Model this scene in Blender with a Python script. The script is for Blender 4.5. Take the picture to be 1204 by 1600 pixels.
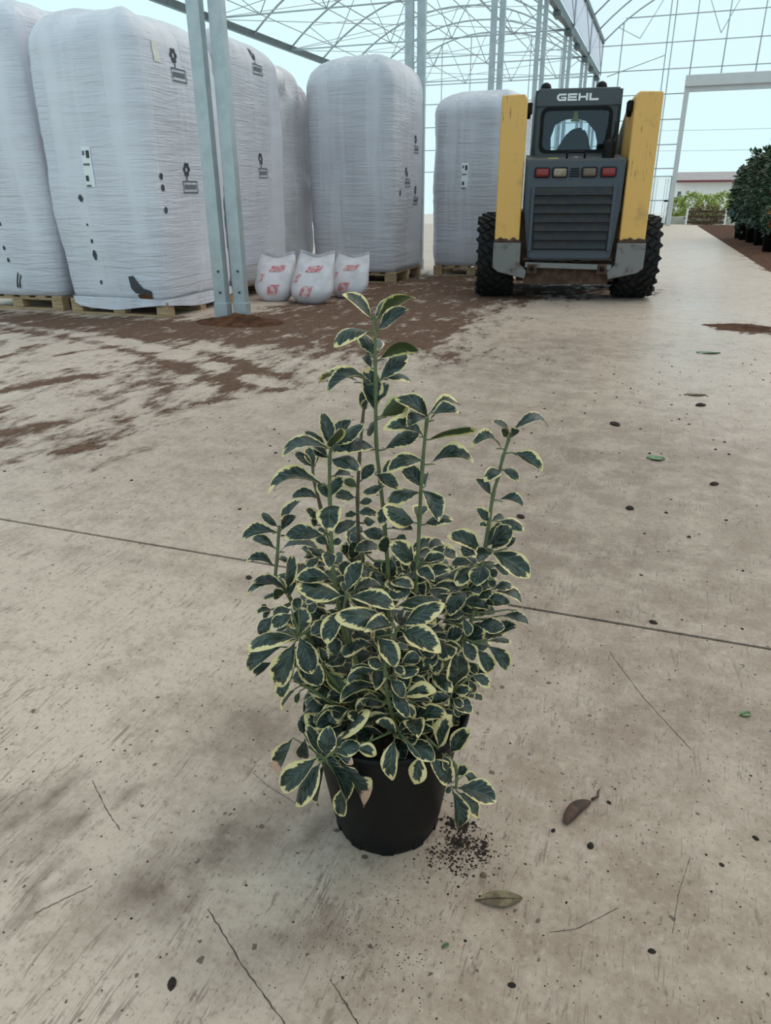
import bpy, bmesh, math, random
from mathutils import Vector, Matrix, Euler, noise as mnoise

for o in list(bpy.data.objects):
    bpy.data.objects.remove(o)
SC = bpy.context.scene
COL = SC.collection
PI = math.pi

# ---------------------------------------------------------------- camera
CAM_H = 1.05
cd = bpy.data.cameras.new('camera')
cd.sensor_fit = 'VERTICAL'
cd.sensor_height = 24.0
cd.lens = 24.0 * 1129.8 / 1600.0
cd.clip_start = 0.02
cd.clip_end = 500
cam = bpy.data.objects.new('camera', cd)
COL.objects.link(cam)
cam.matrix_world = (Matrix.Translation((0, 0, CAM_H)) @ Matrix.Rotation(math.radians(19.562), 4, 'Z')
                    @ Matrix.Rotation(math.radians(90 - 23.838), 4, 'X') @ Matrix.Rotation(math.radians(-0.39), 4, 'Z'))
SC.camera = cam

# ---------------------------------------------------------------- sky, sun, exposure
w = bpy.data.worlds.new('world')
SC.world = w
w.use_nodes = True
bg = w.node_tree.nodes['Background']
bg.inputs['Color'].default_value = (0.70, 0.94, 1.0, 1)
bg.inputs['Strength'].default_value = 1.08
sl = bpy.data.lights.new('sun', 'SUN')
sl.energy = 1.6
sl.angle = math.radians(70)
sl.color = (1.0, 0.77, 0.58)
sun = bpy.data.objects.new('sun', sl)
COL.objects.link(sun)
sun.rotation_euler = Euler((math.radians(-30), math.radians(24), 0))
sun.location = (5, 8, 15)
vs = SC.view_settings
vs.view_transform = 'Standard'
vs.look = 'None'
vs.gamma = 1.0
vs.use_curve_mapping = False
vs.exposure = 0.0

# ---------------------------------------------------------------- helpers
def link(o, parent=None):
    COL.objects.link(o)
    if parent is not None:
        o.parent = parent
    return o

def tag(o, label=None, cat=None, group=None, kind=None):
    if label: o['label'] = label
    if cat: o['category'] = cat
    if group: o['group'] = group
    if kind: o['kind'] = kind
    return o

def empty(name, loc=(0, 0, 0), rz=0.0, parent=None):
    o = bpy.data.objects.new(name, None)
    o.empty_display_size = 0.1
    o.location = loc
    o.rotation_euler = (0, 0, rz)
    return link(o, parent)

class B:
    """collects shapes into one mesh"""
    def __init__(self):
        self.bm = bmesh.new()
    def box(self, c, s, bevel=0.0, rot=None, seg=1):
        r = bmesh.ops.create_cube(self.bm, size=1.0)
        vsx = r['verts']
        M = Matrix.Translation(c) @ (rot.to_4x4() if rot else Matrix.Identity(4)) @ Matrix.Diagonal((s[0], s[1], s[2], 1))
        bmesh.ops.transform(self.bm, matrix=M, verts=vsx)
        if bevel > 0:
            es = list({e for v in vsx for e in v.link_edges})
            bmesh.ops.bevel(self.bm, geom=es, offset=bevel, segments=seg, affect='EDGES', profile=0.6)
        return self
    def box2(self, lo, hi, bevel=0.0, seg=1):
        return self.box([(a + b) / 2 for a, b in zip(lo, hi)], [abs(b - a) for a, b in zip(lo, hi)], bevel, None, seg)
    def bar(self, p0, p1, wx, wy):
        p0, p1 = Vector(p0), Vector(p1)
        d = p1 - p0
        q = d.to_track_quat('Z', 'Y').to_matrix()
        return self.box((p0 + p1) / 2, (wx, wy, d.length), 0, q)
    def tube(self, pts, r, n=8, cap=True):
        pts = [Vector(p) for p in pts]
        rs = r if isinstance(r, (list, tuple)) else [r] * len(pts)
        rings = []
        up = None
        for i, p in enumerate(pts):
            t = (pts[min(i + 1, len(pts) - 1)] - pts[max(i - 1, 0)]).normalized()
            if up is None:
                up = Vector((0, 0, 1)) if abs(t.z) < 0.9 else Vector((1, 0, 0))
            a = t.cross(up)
            if a.length < 1e-5:
                a = t.cross(Vector((0, 1, 0)))
            a.normalize()
            b = a.cross(t).normalized()
            up = b
            rings.append([self.bm.verts.new(p + rs[i] * (math.cos(2 * PI * k / n) * a + math.sin(2 * PI * k / n) * b)) for k in range(n)])
        for i in range(len(rings) - 1):
            for k in range(n):
                self.bm.faces.new((rings[i][k], rings[i][(k + 1) % n], rings[i + 1][(k + 1) % n], rings[i + 1][k]))
        if cap:
            self.bm.faces.new(rings[0][::-1])
            self.bm.faces.new(rings[-1])
        return self
    def lathe(self, prof, n=32, M=None, close=False):
        M = M or Matrix.Identity(4)
        rings = []
        for (r, z) in prof:
            if r < 1e-6:
                rings.append([self.bm.verts.new(M @ Vector((0, 0, z)))])
            else:
                rings.append([self.bm.verts.new(M @ Vector((r * math.cos(2 * PI * k / n), r * math.sin(2 * PI * k / n), z))) for k in range(n)])
        pairs = list(zip(rings[:-1], rings[1:]))
        if close: pairs.append((rings[-1], rings[0]))
        for a, b in pairs:
            for k in range(n):
                k2 = (k + 1) % n
                if len(a) == 1 and len(b) == 1: continue
                if len(a) == 1: self.bm.faces.new((a[0], b[k2], b[k]))
                elif len(b) == 1: self.bm.faces.new((a[k], a[k2], b[0]))
                else: self.bm.faces.new((a[k], a[k2], b[k2], b[k]))
        return self
    def prism(self, poly, axis, a0, a1):
        """extrude a 2D polygon along an axis ('x','y','z')"""
        def P(u, v, t):
            return {'x': (t, u, v), 'y': (u, t, v), 'z': (u, v, t)}[axis]
        lo = [self.bm.verts.new(P(u, v, a0)) for u, v in poly]
        hi = [self.bm.verts.new(P(u, v, a1)) for u, v in poly]
        n = len(poly)
        f = [self.bm.faces.new(lo), self.bm.faces.new(hi[::-1])]
        for i in range(n):
            f.append(self.bm.faces.new((lo[i], hi[i], hi[(i + 1) % n], lo[(i + 1) % n])))
        bmesh.ops.recalc_face_normals(self.bm, faces=f)
        return self
    def grid(self, nu, nv, fn, wrap=False):
        V = [[self.bm.verts.new(fn(i / nu, j / nv)) for j in range(nv + 1)] for i in range(nu if wrap else nu + 1)]
        for i in range(nu):
            i2 = (i + 1) % nu if wrap else i + 1
            for j in range(nv):
                self.bm.faces.new((V[i][j], V[i2][j], V[i2][j + 1], V[i][j + 1]))
        return self
    def mesh(self, name, smooth=False, recalc=True):
        if recalc:
            bmesh.ops.recalc_face_normals(self.bm, faces=self.bm.faces[:])
        me = bpy.data.meshes.new(name)
        self.bm.to_mesh(me)
        self.bm.free()
        if smooth:
            me.polygons.foreach_set('use_smooth', [True] * len(me.polygons))
        return me
    def build(self, name, mat, parent=None, smooth=False, recalc=True):
        me = self.mesh(name, smooth, recalc)
        me.materials.append(mat)
        return link(bpy.data.objects.new(name, me), parent)

def inst(name, me, parent=None, loc=(0, 0, 0), rot=(0, 0, 0), scale=(1, 1, 1)):
    o = bpy.data.objects.new(name, me)
    o.location, o.rotation_euler, o.scale = loc, rot, scale
    return link(o, parent)

# ---------------------------------------------------------------- materials
class N:
    """small node graph helper"""
    def __init__(self, name):
        m = bpy.data.materials.new(name)
        m.use_nodes = True
        self.m, self.t = m, m.node_tree
        self.t.nodes.clear()
        self.out = self.t.nodes.new('ShaderNodeOutputMaterial')
        self._co = None
    def n(self, typ, **kw):
        x = self.t.nodes.new(typ)
        for k, v in kw.items():
            setattr(x, k, v)
        return x
    def set(self, sock, v):
        if isinstance(v, bpy.types.NodeSocket): self.t.links.new(v, sock)
        elif isinstance(v, (tuple, list)) and len(v) == 3 and sock.type == 'RGBA': sock.default_value = (*v, 1)
        else: sock.default_value = v
    def co(self):
        if self._co is None:
            self._co = self.n('ShaderNodeTexCoord')
        return self._co.outputs['Object']
    def mapping(self, scale=(1, 1, 1), rot=(0, 0, 0), vec=None):
        x = self.n('ShaderNodeMapping')
        self.set(x.inputs['Vector'], vec or self.co())
        x.inputs['Scale'].default_value = scale
        x.inputs['Rotation'].default_value = rot
        return x.outputs[0]
    def noise(self, scale=5, detail=4, rough=0.6, vec=None, dist=0.0):
        x = self.n('ShaderNodeTexNoise')
        self.set(x.inputs['Vector'], vec or self.co())
        x.inputs['Scale'].default_value = scale
        x.inputs['Detail'].default_value = detail
        x.inputs['Roughness'].default_value = rough
        x.inputs['Distortion'].default_value = dist
        return x.outputs['Fac']
    def math(self, op, a, b=0.0, c=None, clamp=False):
        x = self.n('ShaderNodeMath', operation=op, use_clamp=clamp)
        self.set(x.inputs[0], a); self.set(x.inputs[1], b)
        if c is not None: self.set(x.inputs[2], c)
        return x.outputs[0]
    def ramp(self, v, lo, hi):
        x = self.n('ShaderNodeMapRange', interpolation_type='SMOOTHSTEP')
        self.set(x.inputs['Value'], v)
        x.inputs['From Min'].default_value = lo
        x.inputs['From Max'].default_value = hi
        return x.outputs['Result']
    def mix(self, f, a, b, blend='MIX'):
        x = self.n('ShaderNodeMix', data_type='RGBA', blend_type=blend)
        self.set(x.inputs[0], f); self.set(x.inputs[6], a); self.set(x.inputs[7], b)
        return x.outputs[2]
    def bump(self, h, strength=0.3, dist=0.01):
        x = self.n('ShaderNodeBump')
        self.set(x.inputs['Height'], h)
        x.inputs['Strength'].default_value = strength
        x.inputs['Distance'].default_value = dist
        return x.outputs[0]
    def bsdf(self, color, rough=0.5, metal=0.0, normal=None, spec=0.5, **kw):
        x = self.n('ShaderNodeBsdfPrincipled')
        self.set(x.inputs['Base Color'], color)
        self.set(x.inputs['Roughness'], rough)
        self.set(x.inputs['Metallic'], metal)
        self.set(x.inputs['Specular IOR Level'], spec)
        if normal is not None: self.set(x.inputs['Normal'], normal)
        for k, v in kw.items(): self.set(x.inputs[k.replace('_', ' ')], v)
        return x.outputs[0]
    def done(self, sh):
        self.t.links.new(sh, self.out.inputs['Surface'])
        return self.m

def simple(name, c1, c2=None, rough=0.5, metal=0.0, scale=8, detail=4, lo=0.4, hi=0.62, bump=0.0, bscale=None, spec=0.5, stretch=(1, 1, 1)):
    g = N(name)
    vec = g.mapping(stretch) if stretch != (1, 1, 1) else None
    nz = g.noise(scale, detail, 0.6, vec)
    col = g.mix(g.ramp(nz, lo, hi), c1, c2) if c2 else c1
    nm = g.bump(g.noise(bscale or scale * 3, 4, 0.6, vec), bump, 0.01) if bump else None
    if not c2:
        nzr = g.math('MULTIPLY_ADD', nz, 0.2, rough - 0.1)
    else:
        nzr = rough
    return g.done(g.bsdf(col, nzr, metal, nm, spec))

def dirty(name, paint, dirt, amount=0.5, rough=0.45, scale=4, metal=0.0, scratch=None, zdirt=None):
    """paint with blotches of dirt, optional scratches and a muddy band low on the thing"""
    g = N(name)
    nz = g.noise(scale, 7, 0.65)
    m = g.ramp(nz, 0.72 - 0.3 * amount, 0.86 - 0.25 * amount)
    if zdirt:
        sep = g.n('ShaderNodeSeparateXYZ')
        g.set(sep.inputs[0], g.co())
        zz = g.math('MULTIPLY_ADD', g.noise(18, 4), zdirt[1], sep.outputs['Z'])
        m = g.math('MAXIMUM', m, g.ramp(zz, zdirt[0] + 0.02, zdirt[0] - 0.02))
    col = g.mix(m, paint, dirt)
    if scratch:
        s = g.noise(3.0, 6, 0.7, g.mapping((14, 14, 1.3)))
        col = g.mix(g.math('MULTIPLY', g.ramp(s, 0.56, 0.63), g.ramp(g.noise(2.1, 4, 0.6), 0.50, 0.62)), col, scratch)
    r = g.math('MULTIPLY_ADD', m, 0.35, rough, clamp=True)
    return g.done(g.bsdf(col, r, metal))

M = {}
M['galv'] = simple('galvanised_steel', (0.42, 0.46, 0.48), (0.37, 0.41, 0.43), 0.42, 0.45, 9, 3)
M['galv_thin'] = simple('galvanised_tube', (0.36, 0.40, 0.42), None, 0.45, 0.5, 20)
M['gutter'] = simple('gutter_steel', (0.13, 0.165, 0.18), (0.10, 0.13, 0.14), 0.5, 0.3, 6)
M['motor'] = simple('dark_bracket', (0.06, 0.07, 0.08), None, 0.5, 0.3, 10)
M['doorsteel'] = simple('roller_housing', (0.58, 0.57, 0.57), (0.56, 0.55, 0.55), 0.4, 0.05, 3)
M['wood'] = simple('pallet_wood', (0.42, 0.29, 0.17), (0.27, 0.18, 0.10), 0.75, 0, 5, 6, 0.35, 0.7, 0.3, stretch=(1, 8, 8))
M['black'] = simple('black_plastic', (0.0035, 0.0038, 0.0045), None, 0.55, 0, 12, spec=0.20)
M['rubber'] = simple('tyre_rubber', (0.011, 0.0105, 0.0105), (0.026, 0.019, 0.015), 0.8, 0, 9, 6, 0.5, 0.75, spec=0.25)
M['slate'] = dirty('slate_paint', (0.044, 0.054, 0.071), (0.060, 0.042, 0.032), 0.45, 0.42, 5, zdirt=(0.44, 0.10))
M['cab'] = dirty('cab_paint', (0.042, 0.051, 0.060), (0.06, 0.054, 0.048), 0.25, 0.38, 6)
M['louvre'] = simple('louvre_paint', (0.022, 0.025, 0.032), (0.035, 0.031, 0.028), 0.6, 0, 14, spec=0.3)
M['yellow'] = dirty('yellow_paint', (0.70, 0.385, 0.095), (0.45, 0.26, 0.09), 0.62, 0.42, 3.2, scratch=(0.12, 0.07, 0.035), zdirt=(0.60, 0.05))
M['steelmud'] = dirty('muddy_steel', (0.17, 0.165, 0.16), (0.095, 0.06, 0.038), 0.62, 0.5, 7, 0.2)
M['mud'] = simple('dried_mud', (0.045, 0.022, 0.013), (0.085, 0.045, 0.028), 0.9, 0, 14, 6, bump=0.8)
M['mudred'] = simple('red_soil', (0.105, 0.046, 0.026), (0.052, 0.024, 0.014), 0.95, 0, 9, 7, bump=0.9, spec=0.1)
M['soil'] = simple('peat_soil', (0.020, 0.010, 0.0065), (0.050, 0.026, 0.016), 0.95, 0, 90, 5, bump=1.0)
M['redlens'] = simple('red_lens', (0.20, 0.010, 0.012), None, 0.25)
M['amberlens'] = simple('dusty_lens', (0.30, 0.235, 0.16), (0.2, 0.15, 0.1), 0.35)
M['brownlens'] = simple('brown_lens', (0.12, 0.085, 0.06), None, 0.35)
M['letters'] = simple('letter_white', (0.78, 0.80, 0.80), None, 0.5)
M['tagyellow'] = simple('tag_yellow', (0.55, 0.40, 0.05), None, 0.5)
M['seat'] = simple('seat_vinyl', (0.02, 0.022, 0.025), None, 0.6)
M['paper'] = simple('label_paper', (0.74, 0.76, 0.78), None, 0.6)
M['ink'] = simple('print_ink', (0.035, 0.04, 0.05), None, 0.7)
M['inkgrey'] = simple('print_grey', (0.13, 0.14, 0.16), None, 0.7)
M['tapepeach'] = simple('tape_beige', (0.70, 0.66, 0.60), None, 0.5)
M['hole'] = simple('dark_hole', (0.055, 0.06, 0.07), None, 0.9)
M['redprint'] = simple('red_print', (0.50, 0.15, 0.17), (0.60, 0.46, 0.47), 0.6, 0, 22, 5, 0.42, 0.60)
M['white_wall'] = simple('white_render', (0.93, 0.90, 0.88), (0.88, 0.85, 0.83), 0.9, 0, 2)
M['rooftile'] = simple('roof_sheet', (0.30, 0.26, 0.27), (0.25, 0.21, 0.22), 0.7, 0, 3)
M['fascia'] = simple('red_fascia', (0.20, 0.05, 0.055), None, 0.6)
M['window_dark'] = simple('dark_window', (0.10, 0.14, 0.13), None, 0.3)
M['kerb'] = simple('kerb_concrete', (0.46, 0.46, 0.40), (0.36, 0.38, 0.31), 0.9, 0, 4)
M['bluebarrel'] = simple('blue_plastic', (0.05, 0.14, 0.42), None, 0.5)
M['darkleaf'] = simple('dark_foliage', (0.014, 0.038, 0.018), (0.035, 0.075, 0.028), 0.5, 0, 6, 3)
M['yelleaf'] = simple('yellow_green_foliage', (0.42, 0.44, 0.10), (0.24, 0.34, 0.09), 0.6, 0, 5, 3)
M['brownleaf'] = simple('brown_green_foliage', (0.16, 0.15, 0.055), (0.20, 0.11, 0.07), 0.6, 0, 5, 3)
M['purpleleaf'] = simple('purple_foliage', (0.16, 0.10, 0.20), (0.09, 0.12, 0.10), 0.6, 0, 5, 3)
M['orange'] = simple('orange_petals', (0.75, 0.22, 0.03), None, 0.6)
M['bark'] = simple('bark', (0.09, 0.055, 0.035), None, 0.9)
M['deadleaf'] = simple('dead_leaf', (0.17, 0.135, 0.07), (0.09, 0.06, 0.035), 0.7, 0, 45, 4)
M['curl'] = simple('rotten_leaf', (0.085, 0.036, 0.020), (0.03, 0.014, 0.009), 0.7, 0, 40, 4)
M['freshleaf'] = simple('green_fragment', (0.06, 0.16, 0.05), (0.12, 0.2, 0.08), 0.5, 0, 60)
M['pebble'] = simple('brown_pebble', (0.14, 0.08, 0.05), None, 0.8)

def film(name, tint, opac, rough=0.9):
    g = N(name)
    tr = g.n('ShaderNodeBsdfTransparent'); tr.inputs[0].default_value = (1, 1, 1, 1)
    tl = g.n('ShaderNodeBsdfTranslucent'); tl.inputs[0].default_value = (*tint, 1)
    df = g.n('ShaderNodeBsdfDiffuse'); df.inputs[0].default_value = (*tint, 1)
    m1 = g.n('ShaderNodeMixShader'); m1.inputs[0].default_value = 0.25
    g.t.links.new(tl.outputs[0], m1.inputs[1]); g.t.links.new(df.outputs[0], m1.inputs[2])
    m2 = g.n('ShaderNodeMixShader')
    g.set(m2.inputs[0], g.math('MULTIPLY_ADD', g.noise(0.7, 3), 0.08, opac - 0.04))
    g.t.links.new(tr.outputs[0], m2.inputs[1]); g.t.links.new(m1.outputs[0], m2.inputs[2])
    return g.done(m2.outputs[0])
M['film'] = film('polythene_film', (0.92, 0.95, 0.97), 0.12)
M['film_vent'] = film('lilac_vent_film', (0.74, 0.70, 0.80), 0.80)
M['film_roof'] = film('lilac_roof_film', (0.90, 0.86, 0.93), 0.30)
M['film_gate'] = film('gate_sheet', (0.93, 0.96, 0.98), 0.45)

def glass(name, tint, opac):
    g = N(name)
    tr = g.n('ShaderNodeBsdfTransparent'); tr.inputs[0].default_value = (*tint, 1)
    gl = g.n('ShaderNodeBsdfGlossy'); gl.inputs[0].default_value = (0.75, 0.8, 0.85, 1); gl.inputs['Roughness'].default_value = 0.08
    df = g.n('ShaderNodeBsdfDiffuse'); df.inputs[0].default_value = (0.22, 0.23, 0.24, 1)
    m0 = g.n('ShaderNodeMixShader')
    g.set(m0.inputs[0], g.math('MULTIPLY', g.ramp(g.noise(60, 3, 0.8), 0.55, 0.72), opac))
    g.t.links.new(tr.outputs[0], m0.inputs[1]); g.t.links.new(df.outputs[0], m0.inputs[2])
    fr = g.n('ShaderNodeFresnel'); fr.inputs['IOR'].default_value = 1.45
    m1 = g.n('ShaderNodeMixShader')
    g.t.links.new(fr.outputs[0], m1.inputs[0])
    g.t.links.new(m0.outputs[0], m1.inputs[1]); g.t.links.new(gl.outputs[0], m1.inputs[2])
    return g.done(m1.outputs[0])
M['glass'] = glass('cab_glass', (0.72, 0.80, 0.84), 0.25)

# wrapped peat bag: stretched plastic with fine horizontal wrinkles
def bagmat(name, c1, c2):
    g = N(name)
    wr = g.noise(2.6, 4, 0.55, g.mapping((1.0, 1.0, 11)), 0.6)
    fine = g.noise(4, 3, 0.5, g.mapping((0.8, 0.8, 22)))
    big = g.noise(1.4, 3)
    band = g.noise(3.4, 2, 0.5, g.mapping((1.4, 1.4, 0.12)))
    col = g.mix(g.ramp(g.math('ADD', g.math('MULTIPLY', big, 0.5), g.math('MULTIPLY', band, 0.5)), 0.38, 0.62), c1, c2)
    h = g.math('MULTIPLY', g.math('ADD', wr, g.math('MULTIPLY', fine, 0.25)), g.math('MULTIPLY_ADD', g.ramp(band, 0.42, 0.56), 0.85, 0.15))
    nm = g.bump(h, 0.5, 0.035)
    return g.done(g.bsdf(col, 0.36, 0, nm, 0.4))
M['bag'] = bagmat('bag_plastic', (0.66, 0.65, 0.71), (0.58, 0.575, 0.64))
M['bag2'] = bagmat('bag_plastic_grey', (0.58, 0.565, 0.615), (0.49, 0.48, 0.53))
M['bagtop'] = bagmat('bag_plastic_top', (0.68, 0.64, 0.66), (0.60, 0.57, 0.59))
M['sack'] = simple('woven_sack', (0.64, 0.59, 0.62), (0.52, 0.48, 0.51), 0.55, 0, 5, 3, bump=0.15)

# floor concrete
def floormat():
    g = N('stained_concrete')
    n1 = g.noise(0.9, 6, 0.6)
    n2 = g.noise(6, 8, 0.72)
    n3 = g.noise(70, 5, 0.75)
    n4 = g.noise(24, 6, 0.7)
    a = g.n('ShaderNodeAttribute', attribute_name='dirt')  # soil mask; also carries the shade painted beneath the loader
    b = g.n('ShaderNodeAttribute', attribute_name='stain')
    c = g.n('ShaderNodeAttribute', attribute_name='wet')
    e = g.n('ShaderNodeAttribute', attribute_name='grime_shade')
    col = g.mix(g.ramp(n1, 0.35, 0.66), (0.510, 0.385, 0.305), (0.450, 0.345, 0.272))
    sy_ = g.n('ShaderNodeSeparateXYZ'); g.set(sy_.inputs[0], g.co())
    col = g.mix(g.math('GREATER_THAN', sy_.outputs['Y'], 1.746), col, g.mix(g.ramp(n1, 0.35, 0.66), (0.450, 0.315, 0.278), (0.405, 0.292, 0.255)))   # later pour, pinker
    col = g.mix(g.math('MULTIPLY', g.ramp(n4, 0.36, 0.62), 0.30), (0.54, 0.43, 0.35), col)
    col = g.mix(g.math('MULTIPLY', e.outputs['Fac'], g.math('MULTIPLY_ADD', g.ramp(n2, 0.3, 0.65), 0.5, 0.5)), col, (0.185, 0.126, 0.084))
    col = g.mix(g.math('MULTIPLY', g.ramp(n2, 0.48, 0.70), 0.50), col, (0.25, 0.172, 0.124))
    col = g.mix(g.math('MULTIPLY', g.ramp(n3, 0.52, 0.70), 0.45), col, (0.17, 0.118, 0.088))
    col = g.mix(g.math('MULTIPLY', g.ramp(n3, 0.46, 0.34), 0.25), col, (0.60, 0.49, 0.40))
    n5 = g.noise(15, 8, 0.8)
    col = g.mix(g.math('MULTIPLY', g.ramp(n5, 0.54, 0.70), 0.50), col, (0.19, 0.125, 0.088))
    col = g.mix(g.math('MULTIPLY', g.ramp(n5, 0.44, 0.30), 0.35), col, (0.60, 0.49, 0.39))
    fk = g.noise(150, 3, 0.6, g.mapping((1.0, 0.4, 1), (0, 0, -0.7)))
    col = g.mix(g.math('MULTIPLY', g.ramp(fk, 0.60, 0.68), 0.50), col, (0.10, 0.066, 0.048))
    fk2 = g.noise(55, 7, 0.8)
    col = g.mix(g.math('MULTIPLY', g.ramp(fk2, 0.56, 0.68), 0.62), col, (0.11, 0.072, 0.052))
    # hairline scratches: thin iso-lines of stretched noise, broken up
    for rz, sc, k in ((0.35, (7, 0.7, 1), 0.55), (-0.9, (8, 0.6, 1), 0.6), (1.25, (6, 0.8, 1), 0.55)):
        s = g.noise(2.4, 3, 0.5, g.mapping(sc, (0, 0, rz)))
        ln = g.ramp(g.math('ABSOLUTE', g.math('SUBTRACT', s, 0.5)), 0.010, 0.003)
        br = g.ramp(g.noise(3.1 + rz, 3), 0.52, 0.66)
        col = g.mix(g.math('MULTIPLY', g.math('MULTIPLY', ln, br), k), col, (0.15, 0.105, 0.08))
    for rz, sc, k in ((0.9, (18, 1.6, 1), 0.6), (-0.35, (20, 1.8, 1), 0.55), (-1.3, (17, 1.5, 1), 0.6), (0.1, (16, 1.4, 1), 0.5)):
        s = g.noise(2.6, 2, 0.5, g.mapping(sc, (0, 0, rz)))
        ln = g.ramp(g.math('ABSOLUTE', g.math('SUBTRACT', s, 0.5)), 0.020, 0.006)
        br = g.ramp(g.noise(11 + 3 * rz, 3), 0.56, 0.66)
        col = g.mix(g.math('MULTIPLY', g.math('MULTIPLY', ln, br), k), col, (0.12, 0.08, 0.06))
    # dark specks of every size
    wob = g.n('ShaderNodeVectorMath', operation='MULTIPLY_ADD')
    wn = g.n('ShaderNodeTexNoise'); g.set(wn.inputs['Vector'], g.co()); wn.inputs['Scale'].default_value = 90
    g.set(wob.inputs[0], wn.outputs['Color']); wob.inputs[1].default_value = (0.012, 0.012, 0); g.set(wob.inputs[2], g.co())
    for sc, lim in ((30, 0.20), (85, 0.28)):
        vo = g.n('ShaderNodeTexVoronoi')
        g.set(vo.inputs['Vector'], wob.outputs[0]); vo.inputs['Scale'].default_value = sc
        sp = g.n('ShaderNodeSeparateColor'); g.set(sp.inputs[0], vo.outputs['Color'])
        rad = g.math('MULTIPLY', g.math('POWER', sp.outputs[0], 7.0), lim)
        m_ = g.ramp(g.math('SUBTRACT', rad, vo.outputs['Distance']), 0.0, 0.03)
        col = g.mix(g.math('MULTIPLY', m_, 0.85), col, (0.05, 0.03, 0.022))
    ns = g.math('MULTIPLY_ADD', g.noise(2.4, 10, 0.75, g.mapping((4.5, 2.0, 1), (0, 0, -0.15))), 0.62, g.math('MULTIPLY', g.noise(0.8, 4, 0.6, g.mapping((5.5, 2.0, 1), (0, 0, -0.15))), 0.38))
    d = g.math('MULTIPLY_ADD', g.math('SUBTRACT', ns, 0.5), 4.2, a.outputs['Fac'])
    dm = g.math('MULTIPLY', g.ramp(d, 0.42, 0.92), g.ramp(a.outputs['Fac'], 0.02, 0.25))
    dirt_shade_c = g.mix(g.ramp(n4, 0.35, 0.65), (0.045, 0.018, 0.011), (0.118, 0.058, 0.036))
    col = g.mix(g.math('MULTIPLY', dm, 0.88), col, dirt_shade_c)
    s2 = g.math('MULTIPLY', b.outputs['Fac'], g.math('MULTIPLY_ADD', g.ramp(n2, 0.28, 0.62), 0.7, 0.3))
    col = g.mix(g.math('MULTIPLY', s2, 1.0), col, (0.095, 0.056, 0.036))
    r = g.math('MULTIPLY_ADD', g.noise(2.2, 5), 0.28, 0.40)
    r = g.math('SUBTRACT', r, g.math('MULTIPLY', c.outputs['Fac'], 0.24))
    r = g.math('MAXIMUM', r, g.math('MULTIPLY', dm, 0.85))
    h = g.math('ADD', g.math('MULTIPLY', n3, 0.25), g.math('MULTIPLY', dm, 1.2))
    return g.done(g.bsdf(col, r, 0, g.bump(h, 0.45, 0.004), g.math('MULTIPLY_ADD', dm, -0.42, 0.45, clamp=True)))
M['floor'] = floormat()
M['joint'] = simple('joint_dirt', (0.028, 0.018, 0.013), None, 0.95)
M['crack'] = simple('crack_dirt', (0.055, 0.038, 0.03), None, 0.95)

# variegated leaf
def leafmat(name, thr, spread, burn=False):
    g = N(name)
    uv = g.n('ShaderNodeUVMap', uv_map='uv')
    sep = g.n('ShaderNodeSeparateXYZ'); g.set(sep.inputs[0], uv.outputs[0])
    u = sep.outputs['X']
    v = g.math('ABSOLUTE', g.math('MULTIPLY_ADD', sep.outputs['Y'], 2.0, -1.0))
    oi = g.n('ShaderNodeObjectInfo')
    la = g.n('ShaderNodeAttribute', attribute_name='leafrnd')
    rnd = g.math('FRACT', g.math('ADD', oi.outputs['Random'], la.outputs['Fac']))
    edge = g.math('MINIMUM', g.math('SUBTRACT', 1.0, v), g.math('MULTIPLY', g.math('SUBTRACT', 1.02, u), 2.2))
    def nz(sx, sy, sc, det):
        cx = g.n('ShaderNodeCombineXYZ')
        g.set(cx.inputs[0], g.math('MULTIPLY', g.math('MULTIPLY_ADD', v, -0.35, u), sx))
        g.set(cx.inputs[1], g.math('MULTIPLY', sep.outputs['Y'], sy))
        g.set(cx.inputs[2], g.math('MULTIPLY', rnd, 57.0))
        return g.noise(sc, det, 0.6, cx.outputs[0])
    j = nz(16, 2.2, 1.0, 3)
    big = nz(3.0, 1.6, 1.0, 2)
    off = g.math('ADD', g.math('MULTIPLY', g.math('SUBTRACT', j, 0.5), 0.55), g.math('MULTIPLY', g.math('SUBTRACT', big, 0.5), 0.75))
    lim = g.math('ADD', g.math('MULTIPLY_ADD', rnd, spread, thr), off)
    lim = g.math('MAXIMUM', lim, 0.075)
    cream = g.ramp(g.math('SUBTRACT', lim, edge), -0.03, 0.03)
    grey = g.ramp(nz(14, 2.5, 1.0, 4), 0.46, 0.58)
    hue = g.mix(rnd, (0.0055, 0.014, 0.010), (0.008, 0.021, 0.010))
    green = g.mix(g.math('MULTIPLY', grey, 0.85), hue, (0.052, 0.076, 0.066))  # grey marbling, brightened to imitate bluish sheen streaks along the veins
    rib = g.ramp(v, 0.055, 0.015)
    green = g.mix(g.math('MULTIPLY', rib, 0.55), green, (0.10, 0.15, 0.09))
    col = g.mix(cream, green, g.mix(big, (0.66, 0.52, 0.21), (0.77, 0.635, 0.35)))
    if burn:
        bt = g.ramp(g.math('MULTIPLY_ADD', j, 0.25, u), 0.80, 0.86)
        col = g.mix(bt, col, (0.55, 0.34, 0.24))
    geo = g.n('ShaderNodeNewGeometry')
    under = g.mix(cream, (0.040, 0.058, 0.022), (0.52, 0.48, 0.19))
    col = g.mix(geo.outputs['Backfacing'], col, under)
    h = g.math('ADD', g.math('MULTIPLY', rib, -0.4), j)
    p = g.bsdf(col, 0.30, 0, g.bump(h, 0.4, 0.002), 0.45)
    tl = g.n('ShaderNodeBsdfTranslucent'); g.set(tl.inputs[0], col)
    mx = g.n('ShaderNodeMixShader'); mx.inputs[0].default_value = 0.10
    g.t.links.new(p, mx.inputs[1]); g.t.links.new(tl.outputs[0], mx.inputs[2])
    return g.done(mx.outputs[0])
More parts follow.
